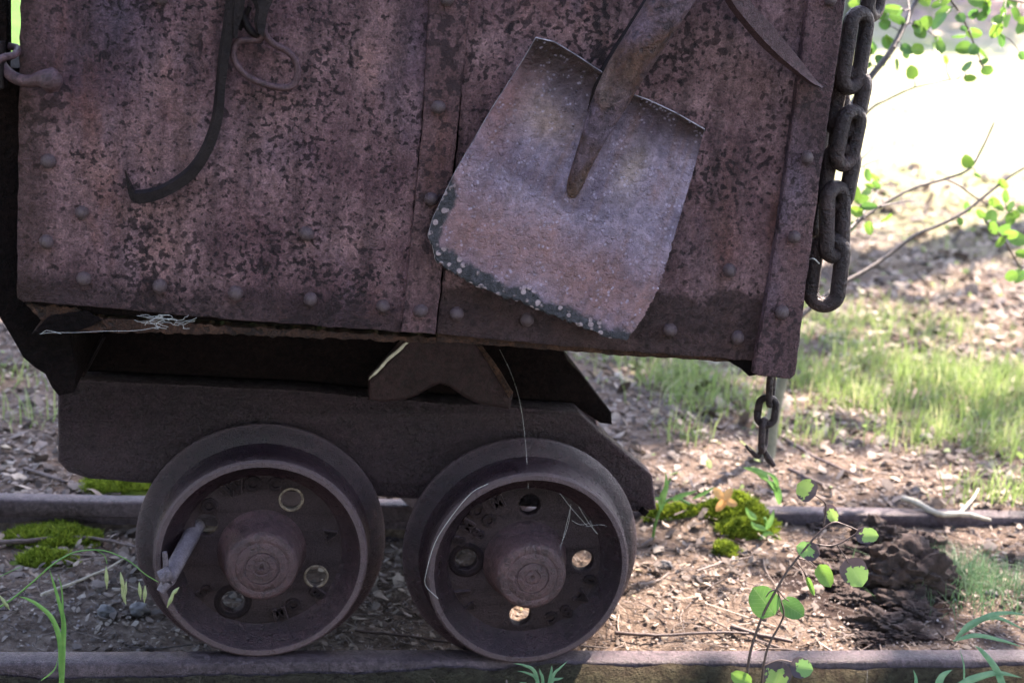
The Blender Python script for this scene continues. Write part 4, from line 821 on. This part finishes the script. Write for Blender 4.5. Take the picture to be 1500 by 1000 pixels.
# ------------------------------------------------------------------ scattered ground cover (nobody could count it)
def scatter(n, x0, x1, y0, y1, dens=None, seed=0):
    q = np.random.default_rng(seed); y = y0*(y1/y0)**q.uniform(0, 1, n); x = q.uniform(x0, x1, n)*(y/3.0)+.1*(y-2)
    k = (np.abs(y-RY) > .036) & ((np.abs(y-RY-GA) > .036) | ((x > .77) & (x < 1.0)))
    k &= (y > 1.9)
    if dens is not None: k &= q.uniform(0, 1, n) < dens(x, y)
    return x[k], y[k], q
def chips(n, x, y, q, smin, smax, lift=.004, el=(.35, .9), tiltA=.35):
    n = len(x); s = q.uniform(smin, smax, n)**1.0*(1+.25*np.clip(y-3, 0, 4))*np.where((y < RY+GA) & (y > RY), .72, 1); s *= np.where(q.uniform(0, 1, n) < .6, .65, 1.15); an = q.uniform(0, 6.28, n); e = q.uniform(*el, n); z = hgt(x, y)+q.uniform(.0, lift, n)
    K = 6; th = np.linspace(0, 2*np.pi, K, endpoint=False)[None]+q.uniform(-.25, .25, (n, K)); rad = q.uniform(.7, 1.1, (n, K))
    lx = np.cos(th)*rad*s[:, None]; ly = np.sin(th)*rad*(s*e)[:, None]; tx = q.normal(0, tiltA, n); ty = q.normal(0, tiltA, n)
    X_ = lx*np.cos(an)[:, None]-ly*np.sin(an)[:, None]; Y_ = lx*np.sin(an)[:, None]+ly*np.cos(an)[:, None]
    Z_ = X_*tx[:, None]+Y_*ty[:, None]+q.uniform(-.15, .25, (n, K))*s[:, None]
    V = np.zeros((n, K+1, 3)); V[:, :K, 0] = X_+x[:, None]; V[:, :K, 1] = Y_+y[:, None]; V[:, :K, 2] = Z_+z[:, None]+.002
    V[:, K, 0] = x; V[:, K, 1] = y; V[:, K, 2] = z+.002+s*q.uniform(.0, .35, n)
    b_ = (np.arange(n)*(K+1))[:, None, None]; k = np.arange(K); Fc_ = b_+np.stack([k, (k+1) % K, np.full(K, K)], -1)[None]
    return V.reshape(-1, 3), Fc_.reshape(-1, 3), np.repeat(q.beta(1.6, 1.8, n), K+1)
dl = lambda x, y: (1-.88*np.exp(-((((x-DK[0])/.17)**2+((y-DK[1])/.15)**2)**2)))*np.clip(.75+.7*vnoise(x, y, 2.4, 9, 3), .25, 1)*np.where(y < RY+GA, .75, 1)
x, y, q = scatter(95000, -1.5, 2.6, 1.5, 7.5, dl, 2); V, Fc_, t = chips(0, x, y, q, .003, .011)
tagp(link('leaf_litter', mesh_np(V, Fc_, t), M['litter'], smooth=None), 'dry leaf litter and wood chips on the forest floor', 'leaf litter', kind='stuff')
x, y, q = scatter(22000, -1.5, 2.6, 2.2, 8, dl, 12); V, Fc_, t = chips(0, x, y, q, .010, .022, .01, (.4, .85), .4)
tagp(link('fallen_leaves', mesh_np(V, Fc_, t), M['litter'], smooth=None), 'larger curled fallen leaves beyond the track', 'fallen leaves', kind='stuff')
x, y, q = scatter(42000, -1.5, 2.6, 1.5, 3.6, lambda x, y: np.clip(.5+.9*vnoise(x, y, 3.4, 19, 3), .1, 1), 5)
V, Fc_, t = chips(0, x, y, q, .0012, .0048, .002, (.6, 1), .2); V = V.reshape(-1, 7, 3); V[:, 6, 2] += .0022; V = V.reshape(-1, 3)
tagp(link('gravel', mesh_np(V, Fc_, t), M['gravel'], smooth=None), 'fine gravel and crumbs of soil between the rails', 'gravel', kind='stuff')
def twigs(n, seed, lmin, lmax, r, **k):
    x, y, q = scatter(n, -1.5, 2.6, 1.5, 6.5, None, seed); n = len(x); an = q.uniform(0, 6.28, n); L_ = q.uniform(lmin, lmax, n); bend = q.normal(0, .25, n); z = hgt(x, y)+q.uniform(.002, .010, n); rr_ = r*q.uniform(.5, 1.3, n); lift = q.normal(0, .12, n)
    V = np.zeros((n, 4, 3, 3))
    for j in range(4):
        t = (j/3-.5); cx_ = x+np.cos(an)*L_*t-np.sin(an)*bend*L_*t*t*2; cy_ = y+np.sin(an)*L_*t+np.cos(an)*bend*L_*t*t*2; cz_ = np.maximum(z+lift*L_*t, hgt(cx_, cy_, False)-.002)
        for k_ in range(3):
            a = k_*2.094; V[:, j, k_, 0] = cx_-np.sin(an)*np.cos(a)*rr_; V[:, j, k_, 1] = cy_+np.cos(an)*np.cos(a)*rr_; V[:, j, k_, 2] = cz_+np.sin(a)*rr_
    f = []
    for j in range(3):
        for k_ in range(3): f.append([j*3+k_, j*3+(k_+1) % 3, (j+1)*3+(k_+1) % 3, (j+1)*3+k_])
    Fc_ = (np.arange(n)*12)[:, None, None]+np.array(f)[None]
    return mesh_np(V.reshape(-1, 3), Fc_.reshape(-1, 4), np.repeat(q.uniform(0, 1, n), 12))
tagp(link('needles_and_twigs', twigs(14000, 21, .015, .06, .0007), M['twig'], smooth=None), 'dry needles and small twigs over the litter', 'twigs', kind='stuff')
tagp(link('small_sticks', twigs(900, 22, .05, .16, .0018), M['twig'], smooth=None), 'small sticks over the litter', 'sticks', kind='stuff')
def grass(x, y, q, hmin, hmax, wd_, lean=.5, base_z=None):
    n = len(x); h = q.uniform(hmin, hmax, n); an = q.uniform(0, 6.28, n); ln = np.abs(q.normal(0, lean, n)); z = hgt(x, y)-.003; w_ = wd_*q.uniform(.6, 1.3, n)*(1+.15*np.clip(y-3, 0, 20)); V = np.zeros((n, 7, 3)); fa = q.uniform(0, 6.28, n)
    for j, t in enumerate((0, .4, .75, 1)):
        cx_ = x+np.cos(an)*ln*h*t**1.9; cy_ = y+np.sin(an)*ln*h*t**1.9; cz_ = z+h*t*(1-.35*np.clip(ln, 0, 1.2)*t)
        ww = w_*(1, .85, .5, 0)[j]
        if j < 3:
            V[:, j*2] = np.stack([cx_-np.cos(fa)*ww, cy_-np.sin(fa)*ww, cz_], -1); V[:, j*2+1] = np.stack([cx_+np.cos(fa)*ww, cy_+np.sin(fa)*ww, cz_], -1)
        else: V[:, 6] = np.stack([cx_, cy_, cz_], -1)
    tri = np.array([[0, 1, 3], [0, 3, 2], [2, 3, 5], [2, 5, 4], [4, 5, 6]]); Fc_ = (np.arange(n)*7)[:, None, None]+tri[None]
    return mesh_np(V.reshape(-1, 3), Fc_.reshape(-1, 3), np.repeat(np.clip(q.beta(1.5, 2.2, n)*1.1, 0, 1), 7))
# clumps where the photograph has them, plus loose growth in the clearing
q = np.random.default_rng(33); xs = []; ys = []
for (px, py, rad, n) in [(1040, 590, .16, 900), (1015, 560, .12, 500), (1200, 560, .14, 900), (1255, 590, .16, 1100), (1290, 540, .14, 700), (1440, 600, .26, 2200), (1480, 560, .25, 1600), (1400, 560, .18, 900), (1475, 740, .12, 500), (1330, 650, .12, 350), (1170, 640, .10, 260), (970, 560, .12, 300), (930, 530, .15, 500), (1470, 660, .12, 500), (1380, 640, .1, 260), (40, 620, .07, 90), (10, 560, .1, 120), (1000, 640, .06, 120), (1220, 480, .3, 1200), (1350, 480, .3, 900), (1280, 520, .2, 600)]:
    P = G(px, py); a = q.normal(0, rad*.55, n); b_ = q.normal(0, rad*.5, n); m_ = int(n*(.55 if px > 1360 else .36)); xs.append((P.x+a)[:m_]); ys.append((P.y+b_)[:m_])
x = np.concatenate(xs); y = np.concatenate(ys); k = y > RY+GA+.05; x = x[k]; y = y[k]
tagp(link('grass', grass(x, y, q, .025, .11, .0016, .7), M['grass'], smooth=None), 'soft green grass clumps beyond the track', 'grass', kind='stuff')
x, y, q = scatter(60000, -1.9, 2.8, 4.0, 22, lambda x, y: np.clip(.05+2.1*vnoise(x, y, 2.2, 41, 3), 0, 1)*np.where(x < .2, 1, .05+.5*sm(5, 9, y)), 42)
tagp(link('meadow_grass', grass(x, y, q, .03, .11, .0026, .8), M['grass'], smooth=None), 'sunlit grass in the clearing behind the cart', 'grass', kind='stuff')
q = np.random.default_rng(35); P = G(1400, 850); x = P.x+q.normal(0, .06, 900); y = P.y+q.normal(0, .045, 900)
P = G(1440, 870); x = np.concatenate([x, P.x+q.normal(0, .09, 500)]); y = np.concatenate([y, P.y+q.normal(0, .05, 500)])
tagp(link('fine_grass', grass(x, y, q, .02, .075, .0008, .9), M['bluegrass'], smooth=None), 'fine blue green grass beside the rotten stump', 'grass', kind='stuff')
x, y, q = scatter(5200, -1.5, 2.6, 2.62, 7, lambda x, y: np.clip(.1+1.8*vnoise(x, y, 2.2, 77, 3), 0, 1), 61); V, Fc_, t = chips(0, x, y, q, .004, .011, .03, (.5, .9), .5)
tagp(link('small_weeds', mesh_np(V, Fc_, t*.8), M['grass'], smooth=None), 'small round leaved weeds among the litter beyond the track', 'weeds', kind='stuff')
# ------------------------------------------------------------------ cobwebs
def threads(name, paths, r, label, Y, group='cobwebs on the cart'):
    o = link(name, merge([wire(p_, Y, r, 4, 4) for p_ in paths]), M['web'], org=U(*paths[0][0][:2], Y), smooth=None); tagp(o, label, 'cobweb', group)
threads('cobweb', [[(732, 512, .1), (748, 545, .08), (762, 590, .03), (770, 650, -.01), (774, 715, -.05)]], .2, 'single spider thread running down from the tub to the right wheel', 2.0)
threads('cobweb', [[(715, 708, 0), (690, 722, 0), (660, 758, 0), (637, 795, 0), (624, 840, 0), (624, 858, 0), (642, 876, 0)]], .33, 'white spider thread curving round the left of the right wheel rim', 1.932)
threads('cobweb', [[(836, 738, 0), (832, 770, .01), (818, 806, .0)], [(836, 742), (828, 775), (820, 808)], [(838, 762), (850, 768), (864, 766)], [(848, 742), (862, 765), (876, 782)], [(876, 782), (870, 776), (864, 762)], [(820, 722), (838, 745), (860, 770)], [(858, 771), (878, 768), (888, 770)]], .16, 'cobweb strands inside the upper right of the right wheel', 1.945)
rr = random.Random(3); paths = []
for i in range(20):
    a = rr.uniform(224, 270); b_ = rr.uniform(464, 477); p_ = []; an = rr.uniform(0, 6.28)
    for k in range(6):
        p_.append((a, b_)); a += math.cos(an)*rr.uniform(5, 11); b_ += math.sin(an)*rr.uniform(1.5, 4); b_ = min(max(b_, 461), 481); an += rr.uniform(-1.1, 1.1)
    paths.append(p_)
paths += [[(58, 489), (75, 487), (110, 487), (150, 485), (200, 484), (235, 478)], [(60, 489), (68, 484), (80, 486), (90, 489)]]
threads('cobweb', paths, .24, 'tangled white cobweb under the foot of the left side plate', YB-.004)
# ------------------------------------------------------------------ trees beyond the frame whose crowns dapple the ground, trunks on the far bank, and unseen trees added to shape the light
def tree(x, y, hh, cr, n, seed, label, zc=None, gapsc=.9, leaf=.09, cut=.0):
    q = np.random.default_rng(seed); z0 = float(hgt(x, y, False)); t_ = thing('tree', (x, y, z0), label, 'tree', 'trees round the clearing')
    P = [(x, y, z0-.1), (x+.05, y, z0+hh*.4), (x-.05, y+.05, z0+hh*.75), (x, y, z0+hh)]; parts = [tube_mesh(P, [hh*.018, hh*.014, hh*.009, .02], 12)]
    for k in range(9):
        a = k*2.4+seed; z1 = z0+hh*(.5+.045*k); L_ = cr*(.9-.04*k); parts.append(tube_mesh([(x, y, z1), (x+math.cos(a)*L_*.5, y+math.sin(a)*L_*.5, z1+.25), (x+math.cos(a)*L_, y+math.sin(a)*L_, z1+.5)], [hh*.006, hh*.004, .008], 6))
    link('trunk', merge(parts), M['trunk'], t_, smooth=60)
    nc = 46; cc = q.normal(0, 1, (nc, 3)); cc /= np.linalg.norm(cc, axis=1)[:, None]; cc *= (q.uniform(.25, 1, nc)**.5)[:, None]*np.array([cr, cr, hh*.27]); cc += np.array([x, y, z0+hh*.74])
    w_ = q.integers(0, nc, n); p = cc[w_]+q.normal(0, cr*.16, (n, 3)); a = q.normal(0, 1, (n, 3)); b_ = q.normal(0, 1, (n, 3)); a /= np.linalg.norm(a, axis=1)[:, None]; b_ -= a*(a*b_).sum(1)[:, None]; b_ /= np.linalg.norm(b_, axis=1)[:, None]
    s = leaf*q.uniform(.6, 1.2, n)[:, None]; V = np.stack([p-a*s, p-b_*s*.6, p+a*s, p+b_*s*.6], 1).reshape(-1, 3)
    link('crown', mesh_np(V, np.arange(n*4).reshape(-1, 4), np.repeat(q.uniform(0, 1, n), 4)), M['crown'], t_, smooth=None)
tree(5.9, 6.6, 7.0, 2.4, 900, 3, 'broad tree shading the litter right of the cart')
for i, (x, y, hh) in enumerate([(9.5, 27, 9), (12.2, 26.5, 10), (14.5, 28, 9), (6.2, 29, 10), (17, 30, 11), (-4, 30, 10), (-8, 28, 9)]):
    tree(x, y, hh, 2.6, 5000, 50+i, 'tree on the far brown bank, '+['first from the left edge of the aspen leaves', 'second from the aspen', 'third from the aspen', 'nearest the cart corner', 'farthest right and tallest', 'behind the cart on the left', 'outermost on the left'][i], leaf=.16)

for i, (x, y, hh, cr, lb) in enumerate([(-7.5, -4.5, 7.5, 2.6, 'added unseen sky-blocking tree far left behind the photographer'), (-4.2, -6.6, 7.5, 2.6, 'added unseen sky-blocking tree left behind the photographer'), (-.6, -7.0, 8, 2.7, 'added unseen sky-blocking tree straight behind the photographer'), (3.2, -6.8, 7.5, 2.6, 'added unseen sky-blocking tree right behind the photographer'), (6.6, -5.0, 7.5, 2.6, 'added unseen sky-blocking tree far right behind the photographer'), (-9.0, -.2, 7, 2.6, 'added unseen sky-blocking tree far out on the left of the track')]):
    tree(x, y, hh*.8, cr, 6500, 70+i, lb, leaf=.21)  # unseen trees added to block the low sky so light comes from above
tree(3.9, 2.3, 7.6, 1.9, 7000, 91, 'unseen leaning broad tree added beside the track on the right to stop ground bounce, its crown over the cart front', leaf=.11)  # added out of view to shade the foreground and stop its bounce
tree(4.8, 7.3, 12.0, 1.0, 6000, 92, 'tall slim tree right of the clearing, shading the left end of the track', leaf=.12)
tree(5.6, 3.0, 10.5, 3.0, 12000, 95, 'unseen great spreading tree added on the right of the track, shading the ground before the cart', leaf=.13)  # another unseen tree, added so the ground before the cart reflects less light
